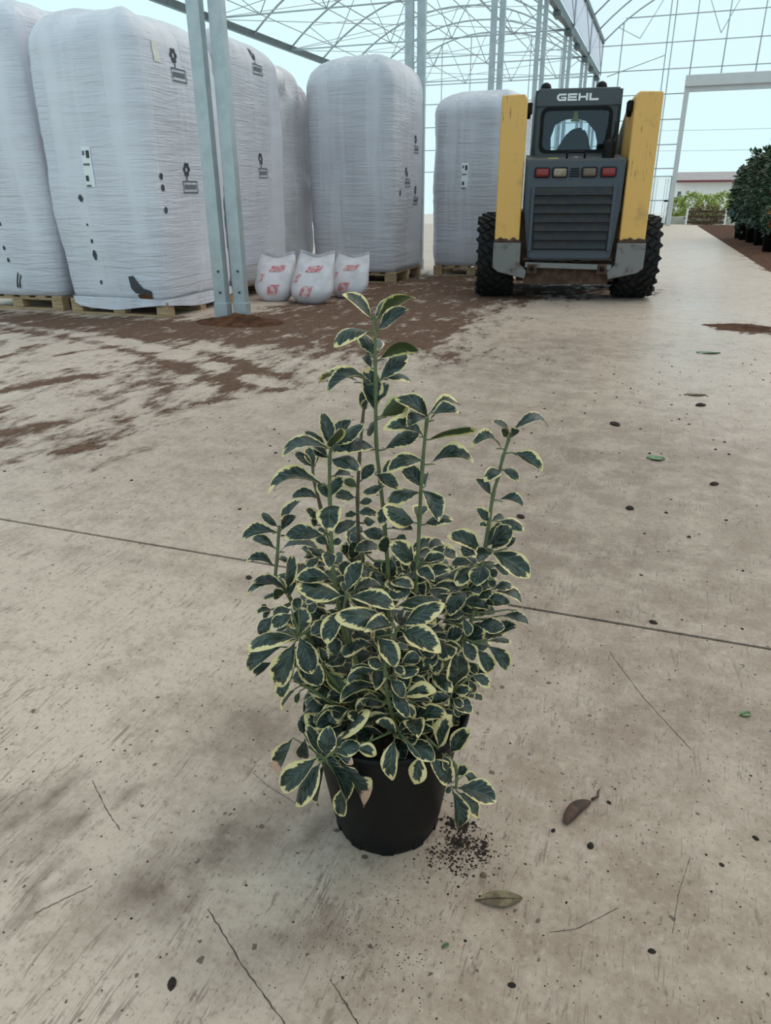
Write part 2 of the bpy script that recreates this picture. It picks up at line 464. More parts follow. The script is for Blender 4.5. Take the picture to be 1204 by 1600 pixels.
M['leaf'] = leafmat('variegated_leaf', 0.12, 0.17)
M['leaf_cream'] = leafmat('variegated_leaf_creamy', 0.34, 0.22)
M['leaf_burn'] = leafmat('variegated_leaf_burnt_tip', 0.16, 0.12, True)
M['stem'] = simple('green_stem', (0.115, 0.135, 0.055), (0.085, 0.11, 0.045), 0.5, 0, 60)
M['woody'] = simple('woody_stem', (0.085, 0.06, 0.035), (0.11, 0.10, 0.05), 0.7, 0, 40)

# ================================================================ SETTING
SLOPE = 0.0145
def gz(y):
    """height of the ground: level near the camera, falling gently beyond"""
    return -SLOPE * (y - 8.0) if y > 8.0 else 0.0
WALL_Y = 38.9
GX = -3.55           # row of paired posts carrying the gutter
LX = -13.5           # next gutter to the left
RX = 6.35            # next gutter to the right
GUT_Z = 5.80
FR = [0.4 + 5.5 * k for k in range(8)]   # frames along the house, last one is the end wall

# ---- floor: two slabs with an open joint between them
def blob(x, y, cx, cy, rx, ry, ang=0.0):
    dx, dy = x - cx, y - cy
    c, s = math.cos(ang), math.sin(ang)
    a, b = (dx * c + dy * s) / rx, (-dx * s + dy * c) / ry
    return math.exp(-(a * a + b * b))
def seg_d(x, y, p, q):
    px, py, qx, qy = *p, *q
    t = max(0, min(1, ((x - px) * (qx - px) + (y - py) * (qy - py)) / ((qx - px) ** 2 + (qy - py) ** 2)))
    return math.hypot(x - px - t * (qx - px), y - py - t * (qy - py))
TRACK = [(-6.2, 5.2), (-5.46, 5.09), (-4.35, 4.86), (-3.42, 4.52), (-2.7, 4.15), (-2.08, 3.79)]
DIRT_STROKES = [[(-3.506, 3.161), (-3.43, 3.381), (-3.308, 3.63)], [(-3.94, 4.109), (-3.777, 4.533)], [(-2.844, 2.509), (-2.785, 2.692), (-2.718, 2.772)], [(-2.355, 2.425), (-2.278, 2.545)], [(-2.61, 3.054), (-2.296, 2.775)], [(-2.338, 2.574), (-2.287, 2.692)], [(-2.229, 3.456), (-2.407, 3.977)], [(-2.29, 3.293), (-2.197, 3.437)], [(-2.328, 3.082), (-2.287, 3.226)], [(-2.515, 3.85), (-2.334, 4.094)], [(-2.485, 3.161), (-2.648, 3.634)], [(-4.251, 3.895), (-4.341, 4.354)], [(-3.17, 5.979), (-2.211, 5.595)], [(-2.241, 3.766), (-1.95, 3.699)]]
STAIN_STROKES = [[(-0.879, 0.642), (-0.863, 0.751)], [(-0.847, 0.58), (-0.829, 0.687)], [(-0.98, 0.672), (-0.953, 0.752), (-0.935, 0.845)], [(-0.796, 0.611), (-0.79, 0.652)], [(-0.822, 0.836), (-0.821, 0.806)], [(-0.824, 0.518), (-0.817, 0.591)], [(-0.59, 0.61), (-0.577, 0.68)], [(-0.583, 0.737), (-0.594, 0.82)], [(-0.46, 0.808), (-0.43, 0.908)]]
def strokes(x, y, S, wd):
    d = 0.0
    for s in S:
        for k in range(len(s) - 1):
            if abs(x - s[k][0]) + abs(y - s[k][1]) > 1.6: continue
            d = max(d, math.exp(-(seg_d(x, y, s[k], s[k + 1]) / wd) ** 2))
    return d
def dirt_shade_at(x, y):
    d = 0.60 * strokes(x, y, DIRT_STROKES, 0.062)
    d += 1.0 * blob(x, y, -4.7, 5.35, 3.0, 0.5, -0.05)        # swept soil in front of the bags
    d += 0.95 * blob(x, y, -2.9, 6.5, 0.9, 0.9)                 # around the sacks
    d += 1.0 * blob(x, y, -2.2, 7.9, 1.0, 1.9)
    d += 0.95 * blob(x, y, -2.7, 9.5, 1.2, 1.8)
    d += 0.80 * blob(x, y, -2.75, 5.55, 0.9, 0.5, 0.3)
    d += 0.55 * blob(x, y, -1.9, 6.1, 0.8, 0.6)
    d += 0.30 * blob(x, y, -3.4, 3.5, 0.75, 0.45, 0.7)          # tyre-spread soil on the left
    d += 0.28 * blob(x, y, -2.75, 3.05, 0.55, 0.75, 0.0)
    d += 0.26 * blob(x, y, -3.1, 2.6, 0.7, 0.45, 0.0)
    d += 0.42 * blob(x, y, -2.5, 4.1, 0.9, 0.6, 0.0)
    d += 0.34 * blob(x, y, -2.6, 2.3, 0.8, 0.4, 0.0)
    d += 0.38 * blob(x, y, -1.7, 4.9, 0.8, 0.7)
    d += 0.55 * blob(x, y, -5.5, 4.0, 2.0, 1.3)
    d += 0.95 * blob(x, y, 0.77, 6.78, 0.26, 0.30)
    d += 0.80 * blob(x, y, 1.2, 6.7, 0.4, 0.25)
    d += 0.7 * blob(x, y, 1.75, 14.0, 0.35, 5.0)
    d += 0.75 * blob(x, y, -0.85, 9.2, 1.2, 1.2)  # shadow beneath the loader, painted in as dark floor colour
    for k in range(len(TRACK) - 1):
        e = seg_d(x, y, TRACK[k], TRACK[k + 1])
        if e < 0.5: d += 0.35 * math.exp(-((e - 0.16) / 0.07) ** 2) - 0.3 * math.exp(-(e / 0.1) ** 2)
    d += 0.18 * blob(x, y, 0.3, 3.2, 2.5, 2.5) * 0.6
    return max(0.0, min(1.0, d))
def stain_at(x, y):
    d = 0.55 * strokes(x, y, STAIN_STROKES, 0.012) if y < 1.2 else 0.0
    d += 0.62 * blob(x, y, -0.68, 1.04, 0.14, 0.17, 0.3)
    d += 0.70 * blob(x, y, -0.58, 0.765, 0.16, 0.065, 0.9)
    d += 0.60 * blob(x, y, -0.64, 0.665, 0.07, 0.06, 0.5)
    d += 0.60 * blob(x, y, -0.90, 0.70, 0.035, 0.13, -0.25)
    d += 0.40 * blob(x, y, -1.0, 0.73, 0.10, 0.05, 0.9)
    d += 0.50 * blob(x, y, -0.46, 0.60, 0.10, 0.06, 0.4)
    d += 0.40 * blob(x, y, -0.34, 0.69, 0.09, 0.05, 0.2)
    d += 0.45 * blob(x, y, -0.88, 4.6, 0.55, 0.55, 0.2)
    d += 0.35 * blob(x, y, -0.5, 5.6, 0.7, 0.5, 0.2)
    d += 0.30 * blob(x, y, -0.16, 3.0, 0.7, 0.4, 0.4)
    d += 0.25 * blob(x, y, -0.2, 2.1, 0.6, 0.35, 0.2)
    d += 0.20 * blob(x, y, 0.15, 1.35, 0.35, 0.2, 0.2)
    d += 0.25 * blob(x, y, -1.15, 1.62, 0.9, 0.05, 0.0)
    return max(0.0, min(1.0, d))
def grime_shade_at(x, y):
    d = 0.68 * blob(x, y, 0.10, 0.72, 0.55, 0.42) + 0.85 * blob(x, y, 0.3, 1.9, 0.9, 0.9) + 0.72 * blob(x, y, -0.2, 3.2, 1.3, 1.2) + 0.45 * blob(x, y, -0.6, 5.6, 1.5, 1.6)
    d += 0.40 * blob(x, y, -1.6, 2.6, 1.4, 1.2) + 0.8 * blob(x, y, -0.8, 9.2, 0.9, 1.2) + 0.25 * blob(x, y, -0.55, 1.15, 0.3, 0.3)  # middle term paints shade beneath the loader; the rest is grime
    return min(0.8, d)
def wet_at(x, y):
    return min(1.0, 0.75 * blob(x, y, 0.45, 7.5, 0.45, 3.4) + 0.8 * blob(x, y, 0.9, 16, 1.0, 7) + 0.4 * blob(x, y, -0.3, 5, 0.8, 1.2))

def arange(a, b, step):
    n = max(1, int(round((b - a) / step)))
    return [a + (b - a) * i / n for i in range(n + 1)]
def slab(name, xs, ys, parent):
    nx, ny = len(xs), len(ys)
    verts = [(x, y, gz(y)) for y in ys for x in xs]
    nv = len(verts)
    faces = [(j * nx + i, j * nx + i + 1, (j + 1) * nx + i + 1, (j + 1) * nx + i) for j in range(ny - 1) for i in range(nx - 1)]
    # skirt down the edges so the joint has depth
    ring = [i for i in range(nx)] + [j * nx + nx - 1 for j in range(1, ny)] + [(ny - 1) * nx + i for i in range(nx - 2, -1, -1)] + [j * nx for j in range(ny - 2, 0, -1)]
    low = []
    for r in ring:
        x, y, z = verts[r]
        low.append(len(verts)); verts.append((x, y, z - 0.05))
    for k in range(len(ring)):
        k2 = (k + 1) % len(ring)
        faces.append((ring[k], low[k], low[k2], ring[k2]))
    me = bpy.data.meshes.new(name)
    me.from_pydata(verts, [], faces)
    for nm, fn in (('dirt', dirt_shade_at), ('stain', stain_at), ('wet', wet_at), ('grime_shade', grime_shade_at)):
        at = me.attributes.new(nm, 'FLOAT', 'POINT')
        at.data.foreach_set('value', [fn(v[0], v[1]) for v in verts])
    me.materials.append(M['floor'])
    return link(bpy.data.objects.new(name, me), parent)

b = B()
b.box2((-14.5, -2.5, -0.30), (1.62, 8.0, -0.022))
fl = b.build('floor', M['joint'])
tag(fl, 'stained concrete floor with brown soil and an open joint', kind='structure')
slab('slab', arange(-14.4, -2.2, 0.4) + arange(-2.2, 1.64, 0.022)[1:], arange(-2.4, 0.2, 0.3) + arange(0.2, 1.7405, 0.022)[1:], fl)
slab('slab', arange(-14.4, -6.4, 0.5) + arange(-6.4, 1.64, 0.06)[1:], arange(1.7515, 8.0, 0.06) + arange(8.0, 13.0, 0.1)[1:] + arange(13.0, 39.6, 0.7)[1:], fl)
# cracks: narrow dirt-filled lines in the near slab
def crack(pts, wd):
    b = B()
    rnd = random.Random(int(abs(pts[0][0]) * 1000))
    P = []
    for k in range(len(pts) - 1):
        for i in range(12):
            t = i / 12
            P.append(Vector((pts[k][0] * (1 - t) + pts[k + 1][0] * t + rnd.uniform(-1, 1) * wd, pts[k][1] * (1 - t) + pts[k + 1][1] * t + rnd.uniform(-1, 1) * wd * 0.8, 0.0006)))
    P.append(Vector((*pts[-1], 0.0006)))
    L, Rr = [], []
    for i, p in enumerate(P):
        t = (P[min(i + 1, len(P) - 1)] - P[max(i - 1, 0)]).normalized()
        n = Vector((-t.y, t.x, 0)) * wd * rnd.uniform(0.35, 1.0)
        L.append(b.bm.verts.new(p + n)); Rr.append(b.bm.verts.new(p - n))
    for i in range(len(P) - 1):
        b.bm.faces.new((L[i], Rr[i], Rr[i + 1], L[i + 1]))
    return b.build('crack', M['crack'], fl)
crack([(-0.542, 0.662), (-0.45, 0.602), (-0.346, 0.544)], 0.0012)
crack([(-0.906, 0.828), (-0.84, 0.782), (-0.778, 0.746)], 0.0010)
crack([(-0.312, 0.622), (-0.25, 0.577)], 0.0010)
crack([(-0.800, 0.562), (-0.773, 0.600), (-0.746, 0.636)], 0.0008)
crack([(0.02, 1.60), (0.10, 1.45), (0.20, 1.30)], 0.0008)
crack([(-0.50, 0.905), (-0.58, 0.93), (-0.62, 0.95)], 0.0006)
crack([(0.16, 0.86), (0.17, 0.94), (0.19, 1.02)], 0.0006)
crack([(-0.02, 0.80), (0.02, 0.82), (0.08, 0.88)], 0.0006)

# soil bed at the right of the concrete and the yard outside
b = B()
b.grid(24, 90, lambda u, v: Vector((1.60 + 5.4 * u, 2.0 + 37.5 * v, gz(2.0 + 37.5 * v) - 0.012 + (0.05 * mnoise.noise(Vector((u * 17, v * 110, 0))) + 0.03) * min(1, u * 9))))
sb = b.build('floor_soil', M['mudred'], smooth=True)
tag(sb, 'brown soil strip along the right edge of the concrete', kind='structure')
b = B()
b.grid(10, 20, lambda u, v: Vector((-26 + 60 * u, 39.55 + 70 * v, gz(39.55) - 0.004 - 0.017 * 70 * v)))
yd = b.build('floor_yard', simple('yard_concrete', (0.50, 0.43, 0.38), (0.42, 0.36, 0.31), 0.7, 0, 1.2, 6))
tag(yd, 'pale concrete yard outside the doorway', kind='structure')

# ---- greenhouse roof: frames, gutters, film
def arch_pts(x0, x1, z0, rise, n=20):
    return [(x0 + (x1 - x0) * i / n, z0 + rise * (1 - abs(2 * i / n - 1) ** 2.2)) for i in range(n + 1)]
ARCH_L = arch_pts(LX, GX, GUT_Z, 2.0)
ARCH_R = arch_pts(GX + 0.15, RX - 0.15, 7.10, 2.1)
ceil = tag(empty('ceiling', (0, 0, 0)), 'greenhouse roof of steel arches, tie rods and clear film', kind='structure')
def truss_meshes(pts, tie_z, webs, x0, x1):
    a = B().tube([(x, 0, z) for x, z in pts], 0.032, 6).mesh('arch_tube', True); a.materials.append(M['galv_thin'])
    t = B().tube([(x0, 0, tie_z), (x1, 0, tie_z)], 0.022, 6).mesh('tie_rod', True); t.materials.append(M['galv_thin'])
    ws = []
    for p, q in webs:
        m_ = B().tube([(p[0], 0, p[1]), (q[0], 0, q[1])], 0.015, 5).mesh('web_strut', True); m_.materials.append(M['galv_thin']); ws.append(m_)
    return a, t, ws
def arch_z(pts, x):
    for (xa, za), (xb, zb) in zip(pts[:-1], pts[1:]):
        if xa <= x <= xb: return za + (zb - za) * (x - xa) / (xb - xa)
    return pts[-1][1]
def webs_for(pts, tie_z, nodes):
    W = []
    for i, x in enumerate(nodes):
        for dx in (-0.95, 0.95):
            W.append(((x, tie_z), (x + dx, arch_z(pts, x + dx))))
    return W
nodesL = [LX + 9.95 * f for f in (0.18, 0.39, 0.61, 0.82)]
nodesR = [GX + 0.15 + 9.6 * f for f in (0.16, 0.5, 0.84)]
TL = truss_meshes(ARCH_L, GUT_Z, webs_for(ARCH_L, GUT_Z, nodesL), LX, GX)
TR = truss_meshes(ARCH_R, 7.15, webs_for(ARCH_R, 7.15, nodesR), GX + 0.15, RX - 0.15)
for y in FR:
    for tm in (TL, TR):
        o = inst('roof_arch', tm[0], ceil, (0, y, 0))
        if tm is TL: inst('tie_rod', tm[1], o)
        if tm is TL or y > 38:
            for m_ in tm[2]: inst('web_strut', m_, o)
    if y < 38:                                            # lighter arches between the frames
        for tm in (TL, TR): inst('roof_arch', tm[0], ceil, (0, y + 2.75, 0))
    o = inst('vent_upright', B().tube([(0, 0, GUT_Z), (0, 0, 7.1)], 0.03, 6).mesh('vent_upright'), ceil, (GX + 0.15, y, 0)); o.data.materials.append(M['galv_thin'])
    if y < 38:
        for a, c in (((0, 0, GUT_Z + 0.1), (0, 2.75, 7.05)), ((0, 5.5, GUT_Z + 0.1), (0, 2.75, 7.05))):
            o = inst('vent_brace', B().tube([a, c], 0.016, 5).mesh('vent_brace'), ceil, (GX + 0.17, y, 0)); o.data.materials.append(M['galv_thin'])
        # crossed bracing wires between the frames of the left bay
        for a, c in (((LX, 0, GUT_Z), (GX, 5.5, GUT_Z)), ((GX, 0, GUT_Z), (LX, 5.5, GUT_Z)), ((LX + 1.0, 0, 6.5), ((LX + GX) / 2, 5.5, 7.75)), ((GX - 1.0, 0, 6.5), ((LX + GX) / 2, 5.5, 7.75)),
                     ((LX, 0, GUT_Z), (LX + 3.0, 5.5, 7.2)), ((GX, 0, GUT_Z), (GX - 3.0, 5.5, 7.2))):
            o = inst('brace_wire', B().tube([a, c], 0.011, 5).mesh('brace_wire'), ceil, (0, y, 0)); o.data.materials.append(M['galv_thin'])
def along(name, x, z, mat, r=None, prof=None, y0=-3.0, y1=WALL_Y):
    if prof:
        o = B().prism([(x + u, z + v) for u, v in prof], 'y', y0, y1).build(name, mat, ceil)
    else:
        o = B().tube([(x, y0, z), (x, y1, z)], r, 6).build(name, mat, ceil, True)
    return o
gprof = [(-0.12, 0.14), (-0.07, -0.04), (0.07, -0.04), (0.12, 0.14), (0.10, 0.14), (0.055, -0.02), (-0.055, -0.02), (-0.10, 0.14)]
for x in (LX, GX, RX): along('gutter', x, GUT_Z, M['gutter'], prof=gprof)
along('vent_beam', GX + 0.15, 7.10, M['gutter'], prof=[(-0.06, -0.07), (0.06, -0.07), (0.06, 0.07), (-0.06, 0.07)])
along('vent_beam', RX - 0.15, 7.10, M['gutter'], prof=[(-0.06, -0.07), (0.06, -0.07), (0.06, 0.07), (-0.06, 0.07)])
for i in (4, 8, 10, 12, 16):
    along('purlin', ARCH_L[i][0], ARCH_L[i][1] - 0.04, M['galv_thin'], 0.02)
    along('purlin', ARCH_R[i][0], ARCH_R[i][1] - 0.04, M['galv_thin'], 0.02)
for x in nodesL: along('truss_rail', x, GUT_Z, M['galv_thin'], 0.014)
for y in FR[2:]:
    for dy in (-2.75, 0.0):
        B().box((GX + 0.02, y + dy - 0.12, GUT_Z - 0.11), (0.24, 0.55, 0.15), 0.03).build('gutter_bracket', M['gutter'], ceil)
def film_sheet(name, pts, y0, y1, mat, parent):
    b = B()
    b.grid(len(pts) - 1, 14, lambda u, v: Vector((pts[int(round(u * (len(pts) - 1)))][0], y0 + (y1 - y0) * v, pts[int(round(u * (len(pts) - 1)))][1] + 0.04)))
    return b.build(name, mat, parent, True)
film_sheet('roof_film', ARCH_L, -3.0, WALL_Y, M['film'], ceil)
film_sheet('roof_film', ARCH_R, -3.0, WALL_Y, M['film_roof'], ceil)
film_sheet('vent_film', [(GX + 0.11, GUT_Z + 0.15), (GX + 0.11, 6.4), (GX + 0.11, 7.08)], -3.0, WALL_Y, M['film_vent'], ceil)

# ---- end wall with rails, mullions, film, the big doorway and the small gate
wz0 = gz(WALL_Y)
wall = tag(empty('wall_back', (0, WALL_Y, 0)), 'film-covered end wall with horizontal rails and thin mullions', kind='structure')
DX0, DX1, DZ = 0.37, 5.6, 5.19
def wquad(x0, x1, z0, z1):
    B().box2((x0, 0.02, z0), (x1, 0.026, z1)).build('film_panel', M['film'], wall)
wquad(LX, GX, wz0, GUT_Z); wquad(GX, -0.69, wz0, GUT_Z); wquad(-0.69, DX0, 1.63, GUT_Z); wquad(DX0, RX, DZ + 0.4, GUT_Z); wquad(DX1, RX, wz0, DZ + 0.4); wquad(GX, RX, GUT_Z, 7.1)
for pts, z in ((ARCH_L, GUT_Z), (ARCH_R, 7.1)):
    B().prism(list(pts), 'y', 0.02, 0.026).build('gable_film', M['film'], wall)
def wtube(name, p, q, r=0.022):
    return B().tube([p, q], r, 6).build(name, M['galv_thin'], wall, True)
for z in (1.98, 2.96, 3.97, 4.97):
    wtube('wall_rail', (LX, 0, z), (DX0, 0, z))
for z in (5.93, 6.93, 7.93):
    wtube('wall_rail', (LX + (1.4 if z > 6.5 else 0) + (2.6 if z > 7.5 else 0) if z < 7.5 else GX + 1.0, 0, z), (RX - (0 if z < 7.5 else 1.0), 0, z))
for x in (-12.2, -10.8, -9.4, -8.0, -6.6, -5.2):
    wtube('mullion', (x, 0, wz0), (x, 0, arch_z(ARCH_L, x)), 0.022)
for x in (-2.6, -0.72, -0.50):
    wtube('mullion', (x, 0, wz0), (x, 0, arch_z(ARCH_R, x)), 0.026)
for x in (0.38, 1.65, 3.0, 4.4):
    wtube('mullion', (x, 0, DZ + 0.42), (x, 0, arch_z(ARCH_R, x)), 0.026)
wtube('wall_brace', (-3.1, -0.02, 5.75), (-0.75, -0.02, 6.45), 0.018)
d1 = tag(empty('door_1', (0, WALL_Y, wz0)), 'wide open doorway under a grey roller shutter housing', kind='structure')
B().box2((DX0 - 0.12, -0.32, DZ - wz0), (DX1 + 0.12, 0.06, DZ - wz0 + 0.44), 0.02).build('shutter_housing', M['doorsteel'], d1)
B().box2((DX0 + 0.02, -0.14, DZ - wz0 - 0.20), (DX1 - 0.02, -0.04, DZ - wz0), 0.01).build('shutter_curtain', M['doorsteel'], d1)
for x in (DX0, DX1):
    B().box2((x - 0.11, -0.16, 0), (x + 0.10, 0.04, DZ - wz0), 0.01).build('door_jamb', M['doorsteel'], d1)
d2 = tag(empty('door_2', (-0.69, WALL_Y - 0.1, wz0)), 'narrow translucent side gate with thin grey frame', kind='structure')
B().box2((0.03, 0.0, 0.05), (0.90, 0.012, 2.08)).build('gate_sheet', M['film_gate'], d2)
gf = B()
for p, q in (((0, 0, 0.04), (0, 0, 2.1)), ((0.93, 0, 0.04), (0.93, 0, 2.1)), ((0, 0, 2.1), (0.93, 0, 2.1)), ((0, 0, 1.08), (0.93, 0, 1.08)), ((0, 0, 0.06), (0.93, 0, 0.06))):
    gf.tube([p, q], 0.022, 6)
gf.build('gate_frame', M['galv_thin'], d2, True)
for x in (0.22, 0.34, 0.70, 0.80):
    B().tube([(x, -0.01, 0.06), (x, -0.01, 2.0)], 0.010, 5).build('gate_bar', M['galv_thin'], d2, True)
B().box((0.82, -0.05, 1.06), (0.16, 0.07, 0.08), 0.01).build('gate_latch', M['black'], d2)
B().box((0.72, 0, 0.05), (0.26, 0.12, 0.10), 0.01).build('gate_wheel', M['black'], d2)

# ---- paired posts
def post(x, y, top, label, group, wide=0.115, deep=0.075, base=True):
    z0 = gz(y)
    r = empty('support_post', (x, y, z0))
    tag(r, label, 'post', group)
    t = 0.006
    h = top - z0
    # rolled channel: web towards the aisle, two flanges with lips
    pr = [(-wide / 2, -deep / 2), (wide / 2, -deep / 2), (wide / 2, deep / 2), (wide / 2 - 0.03, deep / 2), (wide / 2 - 0.03, deep / 2 - t), (wide / 2 - t, deep / 2 - t),
          (wide / 2 - t, -deep / 2 + t), (-wide / 2 + t, -deep / 2 + t), (-wide / 2 + t, deep / 2 - t), (-wide / 2 + 0.03, deep / 2 - t), (-wide / 2 + 0.03, deep / 2), (-wide / 2, deep / 2)]
    B().prism(pr, 'z', 0.0, h).build('shaft', M['galv'], r)
    if base:
        B().box2((-wide / 2 - 0.008, -deep / 2 - 0.008, 0.0), (wide / 2 + 0.008, deep / 2 + 0.008, 0.15), 0.003).build('base_sleeve', M['galv'], r)
        for dz in (0.24, 0.42):
            B().lathe([(0.0, 0.0), (0.012, 0.0), (0.012, 0.008), (0.0, 0.008)], 6, Matrix.Translation((0.01, -deep / 2, dz)) @ Matrix.Rotation(PI / 2, 4, 'X')).build('bolt', M['motor'], r)
    return r
ordn = ['nearest', 'second', 'third', 'fourth', 'fifth', 'sixth', 'farthest']
for k, y in enumerate(FR[1:]):
    yy = y if y < 38 else y - 0.2
    wh = 'beside the wrapped bags and soil heap' if k == 0 else 'carrying the gutter'
    post(GX - 0.085, yy - 0.03, GUT_Z - 0.05, f'left galvanised post of the {ordn[k]} pair, {wh}', 'paired gutter posts', base=(k < 2))
    post(GX + 0.075, yy + 0.03, GUT_Z - 0.05, f'right galvanised post of the {ordn[k]} pair, {wh}', 'paired gutter posts', base=(k < 2))

# ================================================================ SKID LOADER (seen from behind)
ml = tag(empty('skid_loader', (-0.85, 8.0, 0.0), math.radians(10.4)), 'yellow and slate skid steer loader parked with its rear towards us', 'loader')
# wheels: tyre > tread, rim > hub
def tyre_meshes():
    R0, W = 0.41, 0.37
    prof = [(0.215, -W * 0.40), (0.30, -W * 0.47), (0.365, -W * 0.49), (R0 - 0.035, -W * 0.44), (R0 - 0.022, -W * 0.30), (R0 - 0.020, 0), (R0 - 0.022, W * 0.30),
            (R0 - 0.035, W * 0.44), (0.365, W * 0.49), (0.30, W * 0.47), (0.215, W * 0.40)]
    t = B().lathe(prof, 40, Matrix.Rotation(PI / 2, 4, 'Y'), True).mesh('tyre', True)
    t.materials.append(M['rubber'])
    b = B()
    n = 20
    for k in range(n):
        for s in (-1, 1):
            a = 2 * PI * (k + (0.5 if s > 0 else 0)) / n
            for (x, da, rr) in ((0.045, 0.0, R0 - 0.004), (0.105, 0.09, R0 - 0.004), (0.160, 0.16, R0 - 0.018)):
                ang = a + da
                rot = Matrix.Rotation(ang, 3, 'X') @ Matrix.Rotation(s * 0.75, 3, 'Z')
                c = Matrix.Rotation(ang, 3, 'X') @ Vector((s * x, 0, rr - 0.012))
                b.box(c, (0.085, 0.042, 0.042), 0, rot)
    d = b.mesh('tread'); d.materials.append(M['rubber'])
    rm = B().lathe([(0.0, -0.10), (0.10, -0.10), (0.13, -0.05), (0.19, -0.06), (0.20, -0.14), (0.225, -0.15), (0.225, 0.15), (0.20, 0.14), (0.19, 0.06), (0.13, 0.05), (0.10, 0.10), (0, 0.10)], 28,
                   Matrix.Rotation(PI / 2, 4, 'Y')).mesh('wheel_rim', True)
    rm.materials.append(M['steelmud'])
    return t, d, rm
TY, TD, RM = tyre_meshes()
for (x, y) in ((-0.73, 0.42), (0.73, 0.42), (-0.73, 1.58), (0.73, 1.58)):
    o = inst('tyre', TY, ml, (x, y, 0.41))
    tag(inst('tread', TD, o), kind='stuff')
    inst('wheel_rim', RM, o)
# chassis
B().prism([(0.10, 0.34), (0.16, 0.18), (1.9, 0.18), (2.0, 0.5), (2.0, 0.85), (0.10, 0.85)], 'x', -0.50, 0.50).build('chassis', M['mud'], ml)
B().prism([(-0.42, 0.165), (0.42, 0.165), (0.50, 0.34), (-0.50, 0.34)], 'y', 0.02, 0.30).build('belly_plate', M['mud'], ml)
for x in (-0.73, 0.73):
    B().tube([(x * 0.6, 0.42, 0.41), (x, 0.42, 0.41)], 0.09, 14).build('axle', M['mud'], ml, True)
    B().tube([(x * 0.6, 1.58, 0.41), (x, 1.58, 0.41)], 0.09, 14).build('axle', M['mud'], ml, True)
# lift arm towers and arms
for s, nm in ((-1, 'l'), (1, 'r')):
    xi, xo = (0.495, 0.745)
    pts = [(s * xi, 0.56), (s * xo, 0.56), (s * xo, 1.86), (s * (xo - 0.008), 1.895), (s * (xi + 0.03), 1.90), (s * xi, 1.85)]
    b = B().prism(pts, 'y', 0.0, 0.30)
    bmesh.ops.bevel(b.bm, geom=b.bm.edges[:], offset=0.008, segments=1, affect='EDGES')
    tw = b.build('lift_tower', M['yellow'], ml)
    b = B().prism([(0.29, 1.80), (0.29, 0.95), (0.7, 0.95), (1.15, 1.30), (2.15, 0.98), (2.35, 0.35), (2.52, 0.35), (2.42, 1.12), (1.10, 1.52), (0.52, 1.80)], 'x', s * 0.49, s * 0.56)
    b.build('lift_arm', M['yellow'], ml)
    B().tube([(s * 0.46, 0.22, 1.76), (s * 0.50, 0.22, 1.76)], 0.055, 14).build('pivot_pin', M['black'], ml, True)
    B().box((s * 0.470, 0.16, 1.79), (0.05, 0.12, 0.10), 0.01).build('stop_block', M['black'], ml)
    # worn steel corner guard under each tower
    g_ = B().prism([(s * 0.475, 0.57), (s * 0.755, 0.57), (s * 0.755, 0.33), (s * 0.70, 0.285), (s * 0.42, 0.22), (s * 0.40, 0.30), (s * 0.475, 0.36)], 'y', -0.035, 0.30)
    bmesh.ops.bevel(g_.bm, geom=g_.bm.edges[:], offset=0.006, segments=1, affect='EDGES')
    g_.build('corner_guard', M['steelmud'], ml)
    B().box((s * 0.35, -0.03, 0.32), (0.10, 0.05, 0.10), 0.008).build('tow_bracket', M['mud'], ml)
    B().tube([(s * 0.35, -0.08, 0.325), (s * 0.35, -0.02, 0.325)], 0.022, 10).build('tow_pin', M['black'], ml, True)
bp = B().prism([(-0.42, 0.385), (0.44, 0.365), (0.44, 0.315), (-0.42, 0.335)], 'y', -0.05, 0.06)
bp.build('bumper_bar', M['steelmud'], ml)
b = B()
b.grid(40, 5, lambda u, v: Vector((-0.44 + 0.88 * u, -0.035 + 0.13 * v, 0.385 + 0.055 * max(0, mnoise.noise(Vector((u * 9, 3.1, 0))) + 0.55 + 0.5 * abs(2 * u - 1) ** 3) * (0.4 + v))))
b.build('mud_ledge', M['mud'], ml, True)
for s in (-1, 1):
    b = B()
    b.grid(12, 3, lambda u, v: Vector((s * (0.49 + 0.26 * u), -0.008 + 0.0 * v - 0.012 * v * (1 - v) * 4, 0.555 + (0.055 + 0.03 * mnoise.noise(Vector((u * 6 + s, 0, 0)))) * v)))
    b.build('mud_smear', M['mud'], ml, True)
# rear door with louvres, lamps and horn slots
b = B().prism([(-0.475, 1.335), (0.475, 1.335), (0.465, 0.90), (0.42, 0.41), (-0.40, 0.41), (-0.465, 0.90)], 'y', -0.03, 0.12)
bmesh.ops.bevel(b.bm, geom=b.bm.edges[:], offset=0.018, segments=2, affect='EDGES')
door = b.build('rear_door', M['slate'], ml, False)
b = B().box2((-0.385, -0.036, 0.50), (0.395, -0.026, 1.09)); b.build('grille_recess', M['louvre'], door)
for k in range(7):
    z = 0.545 + 0.083 * k
    wd = 0.775 - 0.012 * (6 - k)
    b = B().prism([(-0.034, z - 0.036), (-0.064, z - 0.026), (-0.060, z - 0.018), (-0.036, z + 0.036)], 'x', -wd / 2 + 0.005, wd / 2 + 0.005)
    b.build('louvre', M['louvre'], door)
for s in (-1, 1):
    B().box2((s * 0.39 - 0.018, -0.066, 0.49), (s * 0.39 + 0.018, -0.030, 1.10), 0.008).build('grille_side', M['slate'], door)
for x, m_ in ((-0.315, 'redlens'), (-0.145, 'amberlens'), (0.135, 'brownlens'), (0.315, 'redlens')):
    l_ = B().box((x, -0.040, 1.218), (0.150, 0.03, 0.094), 0.026, None, 3).build('lamp_bezel', M['louvre'], door, True)
    B().box((x, -0.052, 1.218), (0.126, 0.03, 0.074), 0.022, None, 3).build('lens', M[m_], l_, True)
